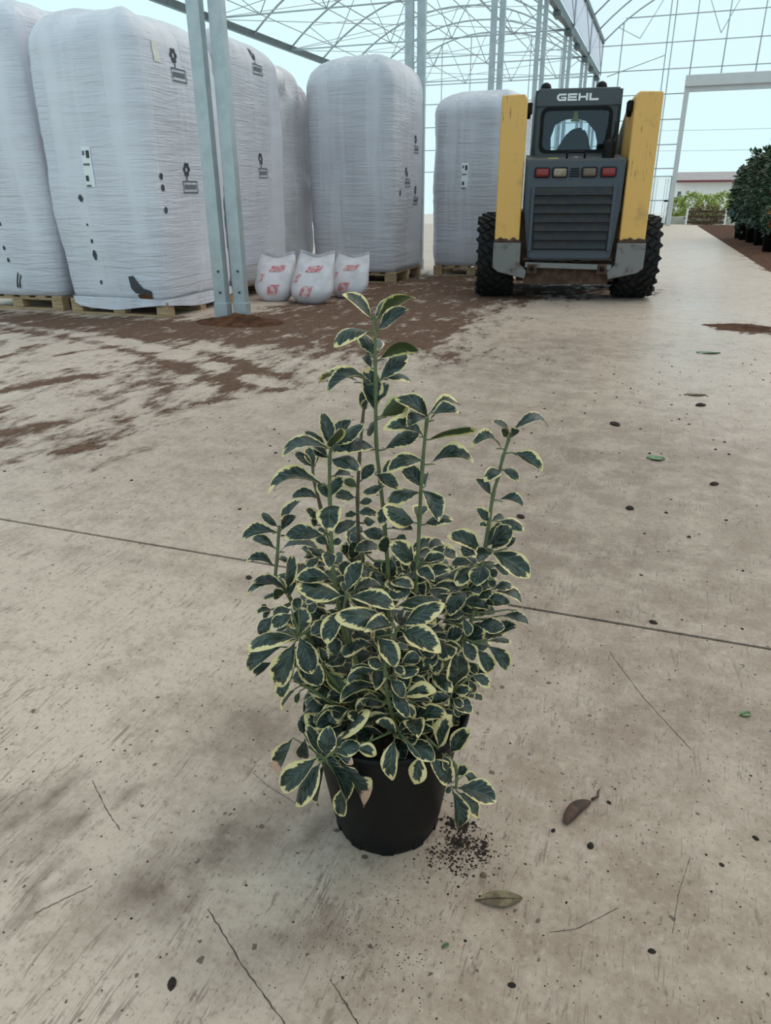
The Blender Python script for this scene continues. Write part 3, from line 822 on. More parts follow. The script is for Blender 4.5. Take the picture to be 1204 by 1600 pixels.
for k in range(4):
    B().box((-0.005, -0.034, 1.184 + 0.022 * k), (0.095 - 0.006 * k, 0.016, 0.011)).build('horn_slot', M['black'], door)
# hood deck behind the cab
b = B().prism([(-0.02, 1.335), (0.62, 1.40), (0.62, 0.85), (0.10, 0.85), (-0.02, 1.28)], 'x', -0.47, 0.47)
b.build('hood', dirty('hood_paint', (0.07, 0.078, 0.09), (0.12, 0.088, 0.066), 0.75, 0.5, 7), ml)
B().tube([(-0.085, 0.06, 1.34), (-0.085, 0.06, 1.392), (-0.07, 0.06, 1.402), (0.07, 0.06, 1.402), (0.085, 0.06, 1.392), (0.085, 0.06, 1.34)], 0.010, 8).build('hood_handle', M['black'], ml, True)
B().box((0.0, 0.05, 1.352), (0.05, 0.03, 0.024), 0.004).build('hood_latch', M['steelmud'], ml)
B().prism([(-0.265, 0.06), (-0.165, 0.06), (-0.165, 0.13), (-0.265, 0.13)], 'z', 1.343, 1.352).build('warning_sticker', M['tagyellow'], ml)
ex = B().lathe([(0.058, 0.0), (0.060, 0.10), (0.056, 0.135), (0.040, 0.16), (0.0, 0.168)], 20, Matrix.Translation((0.315, 0.13, 1.345))).build('exhaust_stack', M['black'], ml, True)
B().tube([(0.33, 0.13, 1.48), (0.36, 0.16, 1.56), (0.365, 0.20, 1.66)], 0.012, 8).build('antenna_hose', M['black'], ml, True)
# cab: side panels, roof, rear frame with window, front frame with arched opening
cab = B()
CY0, CY1 = 0.50, 1.62
b = B()
def ring_frame(b, outer, inner, y0, y1):
    n = len(outer)
    def mk(poly, y): return [b.bm.verts.new((x, y, z)) for x, z in poly]
    o0, o1, i0, i1 = mk(outer, y0), mk(outer, y1), mk(inner, y0), mk(inner, y1)
    for k in range(n):
        j = (k + 1) % n
        b.bm.faces.new((o0[k], o0[j], i0[j], i0[k]))
        b.bm.faces.new((o1[k], i1[k], i1[j], o1[j]))
        b.bm.faces.new((o0[k], o1[k], o1[j], o0[j]))
        b.bm.faces.new((i0[k], i0[j], i1[j], i1[k]))
def rrect(x0, x1, z0, z1, r, n=5):
    P = []
    for cx, cz, a0 in ((x1 - r, z1 - r, 0), (x0 + r, z1 - r, PI / 2), (x0 + r, z0 + r, PI), (x1 - r, z0 + r, 1.5 * PI)):
        for i in range(n + 1):
            a = a0 + PI / 2 * i / n
            P.append((cx + r * math.cos(a), cz + r * math.sin(a)))
    return P
ring_frame(b, rrect(-0.415, 0.435, 1.36, 1.985, 0.06), rrect(-0.335, 0.345, 1.425, 1.815, 0.07), CY0, CY0 + 0.06)
cb = b.build('cab_rear_frame', M['cab'], ml)
b = B(); ring_frame(b, rrect(-0.350, 0.360, 1.41, 1.83, 0.07), rrect(-0.318, 0.328, 1.440, 1.800, 0.06), CY0 - 0.012, CY0 + 0.01)
b.build('window_seal', M['black'], cb)
B().box2((-0.33, CY0 + 0.015, 1.43), (0.34, CY0 + 0.021, 1.81)).build('rear_window', M['glass'], cb)
B().prism([(-0.40, 1.838), (0.42, 1.838), (0.426, 1.93), (0.400, 1.972), (-0.380, 1.972), (-0.406, 1.93)], 'y', CY0 - 0.028, CY0).build('name_band', M['cab'], cb)
for s, x in ((-1, -0.415), (1, 0.435)):
    B().prism([(CY0, 1.36), (CY0, 1.98), (CY1 - 0.25, 1.98), (CY1, 1.30), (CY1, 0.80), (CY0, 0.80)], 'x', x - s * 0.03, x).build('cab_side', M['cab'], ml)
rf = B().box2((-0.39, CY0 - 0.015, 1.955), (0.41, CY1 - 0.1, 1.995), 0.018, 2).build('cab_roof', M['cab'], ml)
for x in (-0.315, 0.235):
    B().lathe([(0.055, 0.0), (0.055, 0.02), (0.045, 0.05), (0.02, 0.066), (0.0, 0.07)], 16, Matrix.Translation((x, CY0 + 0.12, 1.993))).build('roof_lamp', M['black'], rf, True)
b = B()
arch_in = [(-0.13, 1.10), (0.30, 1.10), (0.315, 1.55), (0.28, 1.66), (0.18, 1.76), (0.08, 1.79), (-0.06, 1.78), (-0.16, 1.73), (-0.20, 1.60), (-0.18, 1.35)]
arch_out = [(-0.41, 0.80), (0.43, 0.80), (0.43, 1.5), (0.43, 1.75), (0.35, 1.97), (0.1, 1.97), (-0.1, 1.97), (-0.41, 1.97), (-0.41, 1.6), (-0.41, 1.2)]
ring_frame(b, arch_out, arch_in, CY1 - 0.30, CY1 - 0.27)
b.build('cab_front_frame', M['seat'], ml)
st = B().box2((-0.22, 0.75, 0.85), (0.26, 1.25, 1.05), 0.05, 2).build('seat', M['seat'], ml, True)
b = B().prism([(-0.20, 1.0), (0.24, 1.0), (0.20, 1.45), (0.16, 1.59), (0.11, 1.655), (0.03, 1.665), (-0.05, 1.62), (-0.11, 1.53), (-0.17, 1.42)], 'y', 0.78, 0.90)
bmesh.ops.bevel(b.bm, geom=b.bm.edges[:], offset=0.02, segments=2, affect='EDGES')
b.build('seat_back', M['seat'], ml, True)
B().tube([(0.0, CY0 + 0.05, 1.815), (0.0, CY0 + 0.05, 1.79)], 0.004, 6).build('tag_string', M['black'], ml)
B().prism([(-0.016, 1.795), (0.016, 1.795), (0.026, 1.735), (0.048, 1.712), (0.042, 1.700), (-0.042, 1.700), (-0.048, 1.712), (-0.026, 1.735)], 'y', CY0 + 0.045, CY0 + 0.055).build('hanging_tag', M['tagyellow'], ml)
# lettering on the cab band: wide rounded capitals
LY0, LY1 = CY0 - 0.034, CY0 - 0.026
def letter(ch, x, z, wd, ht, t):
    b = B()
    def r(x0, z0, x1, z1): b.box2((x + x0, LY0, z + z0), (x + x1, LY1, z + z1))
    if ch == 'G':
        b.prism([(x + 0.02, z), (x + wd, z), (x + wd, z + ht * 0.56), (x + wd * 0.42, z + ht * 0.56), (x + wd * 0.42, z + ht * 0.38), (x + wd - t * 1.1, z + ht * 0.38), (x + wd - t * 1.1, z + t),
                 (x + 0.03, z + t), (x + t * 1.2, z + t * 1.6), (x + t * 1.2, z + ht - t * 1.6), (x + 0.03, z + ht - t), (x + wd, z + ht - t), (x + wd, z + ht), (x + 0.02, z + ht), (x, z + ht * 0.72), (x, z + ht * 0.28)], 'y', LY0, LY1)
    if ch == 'E':
        r(0, 0, wd, t); r(0, ht / 2 - t / 2, wd * 0.94, ht / 2 + t / 2); r(0, ht - t, wd, ht); r(0, t, t * 1.1, ht - t)
    if ch == 'H':
        r(0, 0, t * 1.2, ht); r(wd - t * 1.2, 0, wd, ht); r(t * 1.2, ht / 2 - t / 2, wd - t * 1.2, ht / 2 + t / 2)
    if ch == 'L':
        r(0, 0, t * 1.25, ht); r(t * 1.25, 0, wd, t * 1.15)
    return b.build('letter', M['letters'], cb)
for ch, x in zip('GEHL', (-0.205, -0.100, 0.005, 0.110)):
    letter(ch, x, 1.880, 0.092, 0.064, 0.016)

# ================================================================ PALLETS AND WRAPPED PEAT BAGS
pb_me = {}
def pallet(x, y, rz, label, lx=1.10, ly=1.16):
    z0 = gz(y)
    p = tag(empty('pallet', (x, y, z0), rz), label, 'pallet', 'wooden pallets under the bags')
    def part(nm, s, loc):
        k = (nm, s)
        if k not in pb_me:
            me = B().box((0, 0, 0), s, 0.003).mesh(nm); me.materials.append(M['wood']); pb_me[k] = me
        inst(nm, pb_me[k], p, loc)
    for j in range(3):
        yy = (j - 1) * (ly / 2 - 0.05)
        part('bottom_board', (lx, 0.10, 0.02), (0, yy, 0.010))
        part('stringer_board', (lx, 0.10, 0.02), (0, yy, 0.108))
        for i in range(3):
            part('block', (0.13, 0.10, 0.078), ((i - 1) * (lx / 2 - 0.065), yy, 0.059))
    for i in range(6):
        part('deck_board', (0.12, ly, 0.02), ((i - 2.5) / 2.5 * (lx / 2 - 0.06), 0, 0.128))
    return p
def rr_loop(a, b_, r, nside, ncor):
    """points, normals around a rounded rectangle, starting at the front-left corner, front first"""
    P = []
    def side(p, q, n_):
        for i in range(nside):
            t = i / nside
            P.append((p[0] + (q[0] - p[0]) * t, p[1] + (q[1] - p[1]) * t, n_[0], n_[1]))
    def cor(cx, cy, a0):
        for i in range(ncor):
            an = a0 + PI / 2 * i / ncor
            P.append((cx + r * math.cos(an), cy + r * math.sin(an), math.cos(an), math.sin(an)))
    side((-a + r, -b_), (a - r, -b_), (0, -1)); cor(a - r, -b_ + r, -PI / 2)
    side((a, -b_ + r), (a, b_ - r), (1, 0)); cor(a - r, b_ - r, 0)
    side((a - r, b_), (-a + r, b_), (0, 1)); cor(-a + r, b_ - r, PI / 2)
    side((-a, b_ - r), (-a, -b_ + r), (-1, 0)); cor(-a + r, -b_ + r, PI)
    return P
class Bag:
    def __init__(s, x, y, rz, lx, ly, z0, z1, seed, label, mat='bag', dome=0.30, low=None, lumps=0.0):
        s.a, s.b, s.z0, s.z1, s.seed, s.dome, s.lumps = lx / 2, ly / 2, z0, z1, seed, dome, lumps
        s.low = z0 if low is None else low
        s.root = tag(empty('bulk_bag', (x, y, gz(y)), rz), label, 'bag', 'wrapped bulk bags on pallets')
        s.loop = rr_loop(s.a, s.b, 0.13, 14, 6)
        b = B()
        nz = 44
        zs = [s.low + (z1 - s.low) * (1 - (1 - k / nz) ** 1.15) for k in range(nz + 1)]
        rows = [[b.bm.verts.new(s.pt(p, z)) for p in s.loop] for z in zs[:-1]]
        n = len(s.loop)
        for r0, r1 in zip(rows[:-1], rows[1:]):
            for k in range(n):
                b.bm.faces.new((r0[k], r0[(k + 1) % n], r1[(k + 1) % n], r1[k]))
        top = b.bm.verts.new((0, 0, z1 + 0.01))
        for k in range(n):
            b.bm.faces.new((rows[-1][k], rows[-1][(k + 1) % n], top))
        b.bm.faces.new([rows[0][k] for k in range(n)][::-1])
        s.body = b.build('bag_body', M[mat], s.root, True)
    def pt(s, p, z, off=0.0):
        x, y, nx, ny = p
        t = max(0.0, (z - (s.z1 - s.dome)) / s.dome)
        sc = (1 - min(1, t) ** 2.6) ** 0.42 if t < 1 else 0.0
        h = (z - s.z0) / (s.z1 - s.z0)
        sc *= 0.975 + 0.045 * math.sin(PI * min(1, max(0, h)) * 0.9)
        if z < s.z0 + 0.08: sc *= 0.985
        q = Vector((x * 1.3 + s.seed, y * 1.3, z * 1.5))
        d = 0.030 * mnoise.noise(q) + 0.010 * mnoise.noise(Vector((x * 2 + s.seed, y * 2, z * 16)))
        d += s.lumps * mnoise.noise(Vector((x * 4 + s.seed, y * 4, z * 4))) * (0.3 + 2 * t)
        zz = z + (0.05 * mnoise.noise(Vector((x * 3 + s.seed, y * 3, 7))) * min(1, t * 2))
        return Vector((x * sc + nx * (d + off), y * sc + ny * (d + off), zz))
    def face_pt(s, face, u, z, off):
        """face 'f' front (towards the door-side aisle end) or 'r' right side; u from -1 to 1"""
        r = 0.13
        if face == 'f': p = (u * (s.a - r), -s.b, 0, -1)
        else: p = (s.a, u * (s.b - r), 1, 0)
        return s.pt(p, z, off)
    def patch(s, name, face, u0, u1, z0, z1, mat, off=0.005, parent=None):
        b = B()
        b.grid(4, 6, lambda i, j: s.face_pt(face, u0 + (u1 - u0) * i, z0 + (z1 - z0) * j, off))
        return b.build(name, M[mat], parent or s.root, True)
    def blob(s, name, face, u, z, ru, rz, mat, off=0.006):
        b = B()
        c = b.bm.verts.new(s.face_pt(face, u, z, off))
        ring = [b.bm.verts.new(s.face_pt(face, u + ru * math.cos(2 * PI * k / 12) * (1 + 0.2 * math.sin(3 * k + u * 9)), z + rz * math.sin(2 * PI * k / 12), off)) for k in range(12)]
        for k in range(12): b.bm.faces.new((c, ring[k], ring[(k + 1) % 12]))
        return b.build(name, M[mat], s.root)
    def sticker(s, face, u, z, w=0.11, h=0.40):
        o = s.patch('label_sticker', face, u - w, u + w, z - h / 2, z + h / 2, 'paper')
        for k, (a, c, t) in enumerate(((-0.8, -0.3, 0.018), (0.0, 0.7, 0.03), (-0.8, 0.5, 0.008), (-0.7, -0.1, 0.022), (-0.8, 0.2, 0.008))):
            zz = z + h / 2 - 0.05 - (0.0, 0.01, 0.09, 0.20, 0.26)[k]
            s.patch('print_line', face, u + a * w, u + c * w, zz - t, zz + t, 'ink' if k in (1, 3) else 'inkgrey', 0.008, o)
    def logo(s, face, u, z, k=1.0):
        """small plant emblem above a lettered box"""
        o = s.patch('printed_emblem', face, u - 0.16 * k, u + 0.20 * k, z - 0.085 * k, z - 0.075 * k, 'inkgrey', 0.006)
        for zz in (-0.03,): s.patch('print_line', face, u - 0.16 * k, u + 0.20 * k, z + (zz + 0.02) * k, z + (zz + 0.03) * k, 'inkgrey', 0.006, o)
        for uu in (-0.16, 0.185): s.patch('print_line', face, u + uu * k, u + (uu + 0.015) * k, z - 0.08 * k, z, 'inkgrey', 0.006, o)
        s.patch('print_line', face, u - 0.12 * k, u + 0.16 * k, z - 0.055 * k, z - 0.025 * k, 'inkgrey', 0.006, o)
        for i in range(6):
            a = 2 * PI * i / 6
            b = B()
            c0 = (u - 0.05 * k + 0.055 * k * math.cos(a), z + 0.075 * k + 0.032 * k * math.sin(a))
            ring = [b.bm.verts.new(s.face_pt(face, c0[0] + 0.030 * k * math.cos(2 * PI * q / 8), c0[1] + 0.018 * k * math.sin(2 * PI * q / 8), 0.006)) for q in range(8)]
            b.bm.faces.new(ring)
            b.build('petal_print', M['ink'], o)
        s.patch('print_line', face, u - 0.06 * k, u - 0.04 * k, z + 0.0, z + 0.05 * k, 'ink', 0.006, o)

TOP = 0.138
# nearest bag, right of two, its wrap pulled down over the pallet
pallet(-4.71, 6.36, 0.0, 'pallet under the torn bag beside the nearest posts')
g2 = Bag(-4.71, 6.36, 0.0, 1.14, 1.24, TOP + 0.002, 2.50, 1.7, 'white wrapped bulk bag with torn lower corner beside the nearest posts', dome=0.34)
g2.sticker('f', -0.13, 1.27, 0.11, 0.32)
g2.logo('r', -0.12, 2.05, 1.25); g2.logo('r', -0.08, 1.16, 1.25)
for z, u in ((1.19, 0.97), (1.10, 0.97), (0.92, 0.97)): g2.blob('vent_hole', 'r', u * -1.0, z, 0.055, 0.028, 'hole')
for u, z, ru, rz_ in ((-0.42, 1.02, 0.05, 0.03), (-0.36, 0.66, 0.03, 0.02), (-0.35, 0.54, 0.05, 0.045), (-0.38, 0.80, 0.02, 0.012), (-0.33, 0.30, 0.03, 0.02)): g2.blob('vent_hole', 'f', u, z, ru, rz_, 'hole')
g2.patch('tape_patch', 'r', -0.80, -0.62, 2.06, 2.22, 'tapepeach')
def tear(bag, face, pts, name, mat, off=0.009):
    b = B()
    c = b.bm.verts.new(bag.face_pt(face, sum(p[0] for p in pts) / len(pts), sum(p[1] for p in pts) / len(pts), off))
    ring = [b.bm.verts.new(bag.face_pt(face, u, z, off)) for u, z in pts]
    for k in range(len(ring)): b.bm.faces.new((c, ring[k], ring[(k + 1) % len(ring)]))
    return b.build(name, M[mat], bag.root)
tear(g2, 'f', [(0.42, 0.36), (0.55, 0.37), (0.66, 0.31), (0.80, 0.25), (0.98, 0.24), (0.99, 0.20), (0.75, 0.20), (0.55, 0.215), (0.45, 0.26)], 'torn_hole', 'hole')
tear(g2, 'f', [(0.60, 0.20), (0.80, 0.215), (0.99, 0.205), (0.99, 0.16), (0.78, 0.155), (0.65, 0.165)], 'spilt_peat', 'mudred', 0.012)
# loose film skirt hanging over the pallet edge
b = B()
lp = g2.loop
n = len(lp)
b.grid(n, 5, lambda i, j: g2.pt(lp[int(round(i * n)) % n], TOP + 0.03, 0.016 + 0.010 * math.sin(i * 90) * j) - Vector((0, 0, j * (0.085 + 0.03 * math.sin(i * 23) ))), wrap=True)
b.build('film_skirt', M['bag'], g2.root, True)
# leftmost bag
pallet(-5.99, 6.42, 0.02, 'pallet under the leftmost bag')
g1 = Bag(-5.99, 6.42, 0.02, 1.20, 1.22, TOP + 0.002, 2.66, 5.3, 'leftmost white wrapped bulk bag, cut off by the picture edge', dome=0.34)
g1.sticker('f', 0.10, 1.40)
for u, z in ((0.02, 0.80), (0.0, 0.58), (0.04, 0.47)): g1.blob('vent_hole', 'f', u, z, 0.03, 0.022, 'hole')
tear(g1, 'f', [(0.10, 0.22), (0.22, 0.36), (0.24, 0.35), (0.13, 0.20)], 'torn_slit', 'hole')
tear(g1, 'f', [(0.16, 0.22), (0.28, 0.34), (0.30, 0.33), (0.19, 0.20)], 'torn_slit', 'hole')
# second in the row behind the torn bag
pallet(-4.70, 7.72, -0.02, 'pallet under the second bag of the post row')
g3 = Bag(-4.70, 7.72, -0.02, 1.14, 1.16, TOP + 0.002, 2.55, 9.1, 'wrapped bulk bag with printed emblem, second behind the nearest posts', 'bag2', dome=0.36)
g3.logo('r', 0.05, 2.27, 1.2); g3.logo('r', 0.0, 1.3, 1.2)
# rumpled one behind it
pallet(-4.92, 9.10, 0.0, 'pallet under the rumpled bag')
g4 = Bag(-4.92, 9.10, 0.0, 1.04, 1.12, TOP + 0.002, 2.52, 12.4, 'rumpled open-topped bulk bag behind the emblem bag', 'bagtop', dome=0.55, lumps=0.10)
# two bags standing out into the aisle
pallet(-3.66, 9.72, 0.0, 'pallet under the bag with a rounded top, left of the last aisle bag')
g5 = Bag(-3.66, 9.72, 0.0, 1.14, 1.24, TOP + 0.002, 2.60, 21.0, 'round-topped bulk bag with two small emblems, behind the white sacks', 'bag2', dome=0.42)
g5.logo('r', -0.30, 1.23, 1.1); g5.logo('r', 0.40, 1.02, 1.1); g5.logo('r', 0.45, 1.62, 1.0); g5.blob('vent_hole', 'r', -0.85, 1.07, 0.05, 0.035, 'hole')
pallet(-2.42, 11.05, 0.0, 'pallet under the bag nearest the loader')
g6 = Bag(-2.42, 11.05, 0.0, 1.16, 1.20, TOP + 0.002, 2.34, 30.5, 'grey wrapped bulk bag half hidden by the loader wheel', 'bag2', dome=0.30)
g6.sticker('f', -0.28, 1.30, 0.10, 0.30)

# ---- small woven sacks with red print leaning against the bags
def sack(x, y, rz, lean, sx, sy, sz, label, seed):
    r = tag(empty('soil_sack', (x, y, 0), rz), label, 'sack', 'white sacks with red print')
    e = lambda v, p: math.copysign(abs(v) ** p, v)
    def P(th, h, k=0.0):
        # slumped sack: full belly, flattened towards the sewn top
        c, s = math.cos(th), math.sin(th)
        low = 1 - (1 - min(1, h / 0.34)) ** 2.4 * 0.42
        wx = sx * low * (1 - 0.10 * h ** 3) * (1 + 0.10 * mnoise.noise(Vector((c * 1.5 + seed, s * 1.5, h * 3))))
        wy = sy * low * max(0.05, 1 - h ** 1.9) * (1 + 0.12 * mnoise.noise(Vector((c * 1.2 + seed, s * 1.2, h * 2.5 + 5))))
        z = sz * (h - 0.10 * h ** 3 * (1 - abs(c)) ** 1.5)
        return Vector((e(c, 0.7) * (wx + k), e(s, 0.85) * (wy + k) + lean * h ** 1.4, z))
    b = B()
    b.grid(32, 20, lambda u, v: P(2 * PI * u, v), wrap=True)
    bot = [v for v in b.bm.verts if v.co.z < 1e-4]
    bmesh.ops.contextual_create(b.bm, geom=bot)
    b.build('sack_body', M['sack'], r, True)
    b = B()
    b.grid(14, 2, lambda u, v: P(PI * (1 - u), 1.0) * 1.0 + Vector((0, 0.004 * math.sin(u * 40), -0.004 + 0.035 * v)))
    b.build('sewn_seam', M['sack'], r, True)
    for (t0, t1, p0, p1) in ((-PI / 2 - 0.10, -PI / 2 + 0.22, 0.16, 0.38), (-PI / 2 - 0.55, -PI / 2 - 0.34, 0.44, 0.60), (-PI / 2 - 0.1, -PI / 2 + 0.45, 0.66, 0.80)):
        b = B(); b.grid(5, 5, lambda u, v: P(t0 + (t1 - t0) * u + 0.10 * (v - 0.5), p0 + (p1 - p0) * v, 0.004)); b.build('red_print', M['redprint'], r, True)
    return r
sack(-3.78, 7.16, 0.15, 0.16, 0.215, 0.17, 0.46, 'leftmost white sack with pink print beside the nearest posts', 1.0)
sack(-3.33, 7.10, -0.10, 0.16, 0.225, 0.17, 0.48, 'middle plump white sack with red print in front of the bags', 4.0)
sack(-3.13, 7.62, -0.2, 0.14, 0.22, 0.15, 0.44, 'rightmost white sack with red print, half behind its neighbour', 7.0)

# soil heap at the post feet
b = B()
def heap(u, v):
    a, r = 2 * PI * u, v
    h = 0.075 * (1 - r) ** 1.3 * (1 + 0.6 * mnoise.noise(Vector((math.cos(a) * r * 4, math.sin(a) * r * 4, 2))))
    return Vector((0.42 * r * math.cos(a), 0.27 * r * math.sin(a), 0.001 + max(0, h)))
b.grid(28, 8, heap, wrap=True)
hp = b.build('soil_heap', M['mudred'], None, True); hp.location = (-3.42, 5.78, 0)
tag(hp, 'low heap of red brown soil around the nearest post feet', 'soil')
b = B()
b.grid(28, 8, lambda u, v: Vector((0.27 * v * math.cos(2 * PI * u) * (1 + .25 * math.sin(5 * u * 6.28)), 0.20 * v * math.sin(2 * PI * u), 0.001 + 0.018 * max(0, (1 - v) * (1 + mnoise.noise(Vector((math.cos(2 * PI * u) * v * 5, math.sin(2 * PI * u) * v * 5, 8))))))), wrap=True)
hp = b.build('soil_heap', M['mudred'], None, True); hp.location = (0.76, 6.78, 0)
tag(hp, 'flat spill of red brown soil on bare concrete at right', 'soil')

# ================================================================ POTTED SHRUBS BY THE DOOR, YARD AND HOUSE
def foliage(name, mat, parent, c, r, n, leaf, seed, kind='stuff'):
    rnd = random.Random(seed)
    b = B()
    for k in range(n):
        u = Vector((rnd.gauss(0, 1), rnd.gauss(0, 1), rnd.gauss(0, 1))).normalized()
        q = rnd.uniform(0.45, 1.0) ** 0.5 * (1 + 0.42 * mnoise.noise(u * 2.4 + Vector((seed, 0, 0))))
        p = Vector((c[0] + u.x * r[0] * q, c[1] + u.y * r[1] * q, c[2] + u.z * r[2] * q))
        d = (u + Vector((rnd.uniform(-.8, .8), rnd.uniform(-.8, .8), rnd.uniform(-.9, .5)))).normalized()
        s = d.cross(Vector((rnd.uniform(-1, 1), rnd.uniform(-1, 1), 1))).normalized()
        L = leaf * rnd.uniform(0.7, 1.3)
        v = [b.bm.verts.new(p), b.bm.verts.new(p + d * L * 0.5 + s * L * 0.28), b.bm.verts.new(p + d * L), b.bm.verts.new(p + d * L * 0.5 - s * L * 0.28)]
        b.bm.faces.new((v[0], v[1], v[2])); b.bm.faces.new((v[0], v[2], v[3]))
    o = b.build(name, mat, parent, recalc=False)
    return tag(o, kind=kind)
def potbody(r1, r0, h):
    return B().lathe([(0, 0.0), (r0, 0.0), (r1 * 0.97, h - 0.05), (r1 * 1.05, h - 0.05), (r1 * 1.05, h), (r1 * 0.96, h), (r1 * 0.93, h - 0.04), (0, h - 0.04)], 20)
spots = [(2.26, 24.6, 1.9, 0.45, 'farthest dark green potted shrub in the row by the doorway'), (2.26, 23.3, 2.0, 0.48, 'dark green potted shrub, second from the doorway end of the row'),
         (2.30, 21.9, 2.15, 0.50, 'tall dark green potted shrub in the middle of the row'), (2.36, 20.5, 2.2, 0.52, 'dark green potted shrub just behind the flowering one'),
         (3.45, 21.2, 2.3, 0.48, 'dark green shrub in the second row at the picture edge'), (2.52, 19.1, 2.2, 0.50, 'nearest dark green potted shrub, cut by the picture edge')]
for i, (x, y, h, r, lab) in enumerate(spots):
    s = tag(empty('potted_shrub', (x, y, gz(y)), 0.7 * i), lab, 'potted plant', 'potted shrubs by the doorway')
    potbody(0.20, 0.16, 0.42).build('pot', M['black'], s, True)
    B().tube([(0, 0, 0.35), (0.02, 0.01, 0.9), (-0.03, 0.0, 1.4)], [0.025, 0.02, 0.012], 6).build('trunk', M['bark'], s, True)
    foliage('foliage', M['darkleaf'], s, (0, 0, 0.45 + (h - 0.45) / 2), (r, r, (h - 0.45) / 2 + 0.05), 1700, 0.12, 10 + i)
s = tag(empty('flowering_plant', (2.22, 17.6, gz(17.6))), 'low plant with orange flowers in a black pot at right edge', 'potted plant')
potbody(0.19, 0.15, 0.40).build('pot', M['black'], s, True)
foliage('foliage', M['darkleaf'], s, (0, 0, 0.60), (0.24, 0.24, 0.28), 420, 0.10, 31)
foliage('flowers', M['orange'], s, (0.04, -0.02, 0.70), (0.22, 0.22, 0.22), 60, 0.09, 32)

yz = lambda y: gz(39.55) - 0.017 * (y - 39.55)
kb = B().box2((-2.0, 41.6, yz(41.6) - 0.05), (9.0, 41.9, yz(41.6) + 0.34), 0.02).build('planter_kerb', M['kerb'])
tag(kb, 'long low mossy concrete kerb across the yard', 'kerb')
s = tag(empty('planter_box', (2.05, 40.7, yz(40.7))), 'white-posted planter crate full of brown green plants in the doorway', 'planter')
for x in (-0.86, 0.86):
    for y in (-0.3, 0.3):
        B().box2((x - 0.035, y - 0.035, 0), (x + 0.035, y + 0.035, 0.72), 0.005).build('corner_post', M['white_wall'], s)
for y in (-0.3, 0.3):
    for z in (0.06, 0.30, 0.54):
        B().box2((-0.84, y - 0.012, z), (0.84, y + 0.012, z + 0.10)).build('plank', M['bark'], s)
foliage('foliage', M['brownleaf'], s, (0, 0, 0.42), (0.86, 0.42, 0.42), 1500, 0.10, 41)
for i, (x, y, rx, rz_, m_, lab) in enumerate(((0.72, 43.2, 0.44, 0.46, 'yelleaf', 'yellow green bush behind the kerb, left of the planter crate'), (2.1, 43.4, 0.60, 0.50, 'yelleaf', 'broad yellow green bush behind the planter crate'),
                                            (3.36, 43.5, 0.32, 0.36, 'yelleaf', 'small yellow green bush right of the planter crate'), (4.45, 43.2, 0.52, 0.32, 'purpleleaf', 'purple flowering bush behind the kerb near the blue barrel'),
                                            (1.42, 44.9, 0.55, 0.62, 'yelleaf', 'tall yellow bush in the back row, left of centre'), (2.85, 44.9, 0.6, 0.60, 'yelleaf', 'tall yellow bush in the back row, right of centre'))):
    s = tag(empty('garden_bush', (x, y, yz(y))), lab, 'bush', 'bushes behind the kerb')
    B().tube([(0, 0, -0.02), (0, 0, 0.5)], 0.03, 6).build('trunk', M['bark'], s)
    foliage('foliage', M[m_], s, (0, 0, 0.30 + rz_), (rx, 0.45, rz_), 1100, 0.13, 50 + i)
s = tag(empty('plastic_barrel', (3.45, 42.4, yz(42.4))), 'blue plastic barrel behind the yard kerb', 'barrel')
B().lathe([(0, 0), (0.19, 0.0), (0.21, 0.08), (0.21, 0.28), (0.225, 0.30), (0.21, 0.32), (0.21, 0.62), (0.18, 0.70), (0, 0.70)], 20).build('drum', M['bluebarrel'], s, True)
B().lathe([(0, 0.70), (0.19, 0.70), (0.19, 0.73), (0, 0.73)], 20).build('lid', M['bluebarrel'], s, True)
hs = tag(empty('farm_house', (0.75, 60, yz(60))), 'long white farm building with red edged roof beyond the yard', 'building')
zb = yz(60)
b = B().box2((0, 0, 0), (14, 8, 1.62 - zb)); b.build('wall', M['white_wall'], hs)
B().prism([(-0.6, 1.62 - zb), (-0.5, 1.72 - zb), (2.6, 2.28 - zb), (8.6, 1.7 - zb), (8.6, 1.6 - zb)], 'x', -0.05, 14.4).build('roof', M['rooftile'], hs)
B().box2((-0.1, -0.66, 1.56 - zb), (14.4, -0.56, 1.70 - zb)).build('fascia_board', M['fascia'], hs)
for x, z, wd, h in ((1.25, 0.95, 0.22, 0.36), (0.28, 0.98, 0.24, 0.34), (2.35, 0.85, 0.06, 0.3), (2.85, 0.85, 0.06, 0.3), (3.6, 0.8, 0.08, 0.45), (4.0, 1.35, 0.12, 0.12)):
    f = B().box2((x - wd / 2 - 0.03, -0.03, z - zb - h - 0.03), (x + wd / 2 + 0.03, 0.02, z - zb + 0.03)).build('window', M['white_wall'], hs)
    B().box2((x - wd / 2, -0.04, z - zb - h), (x + wd / 2, 0.0, z - zb)).build('pane', M['window_dark'], f)
B().box2((3.72, -0.05, 0.0), (3.82, 0.02, 1.6 - zb)).build('downpipe', M['kerb'], hs)
for z, lab in ((6.0, 'upper thin power cable crossing the sky beyond the doorway'), (4.42, 'lower thin power cable crossing the sky beyond the doorway')):
    tag(B().tube([(-8 + 30 * t / 10, 75, z - 0.25 * math.sin(PI * t / 10)) for t in range(11)], 0.018, 5).build('power_cable', M['galv_thin']), lab, 'cable')

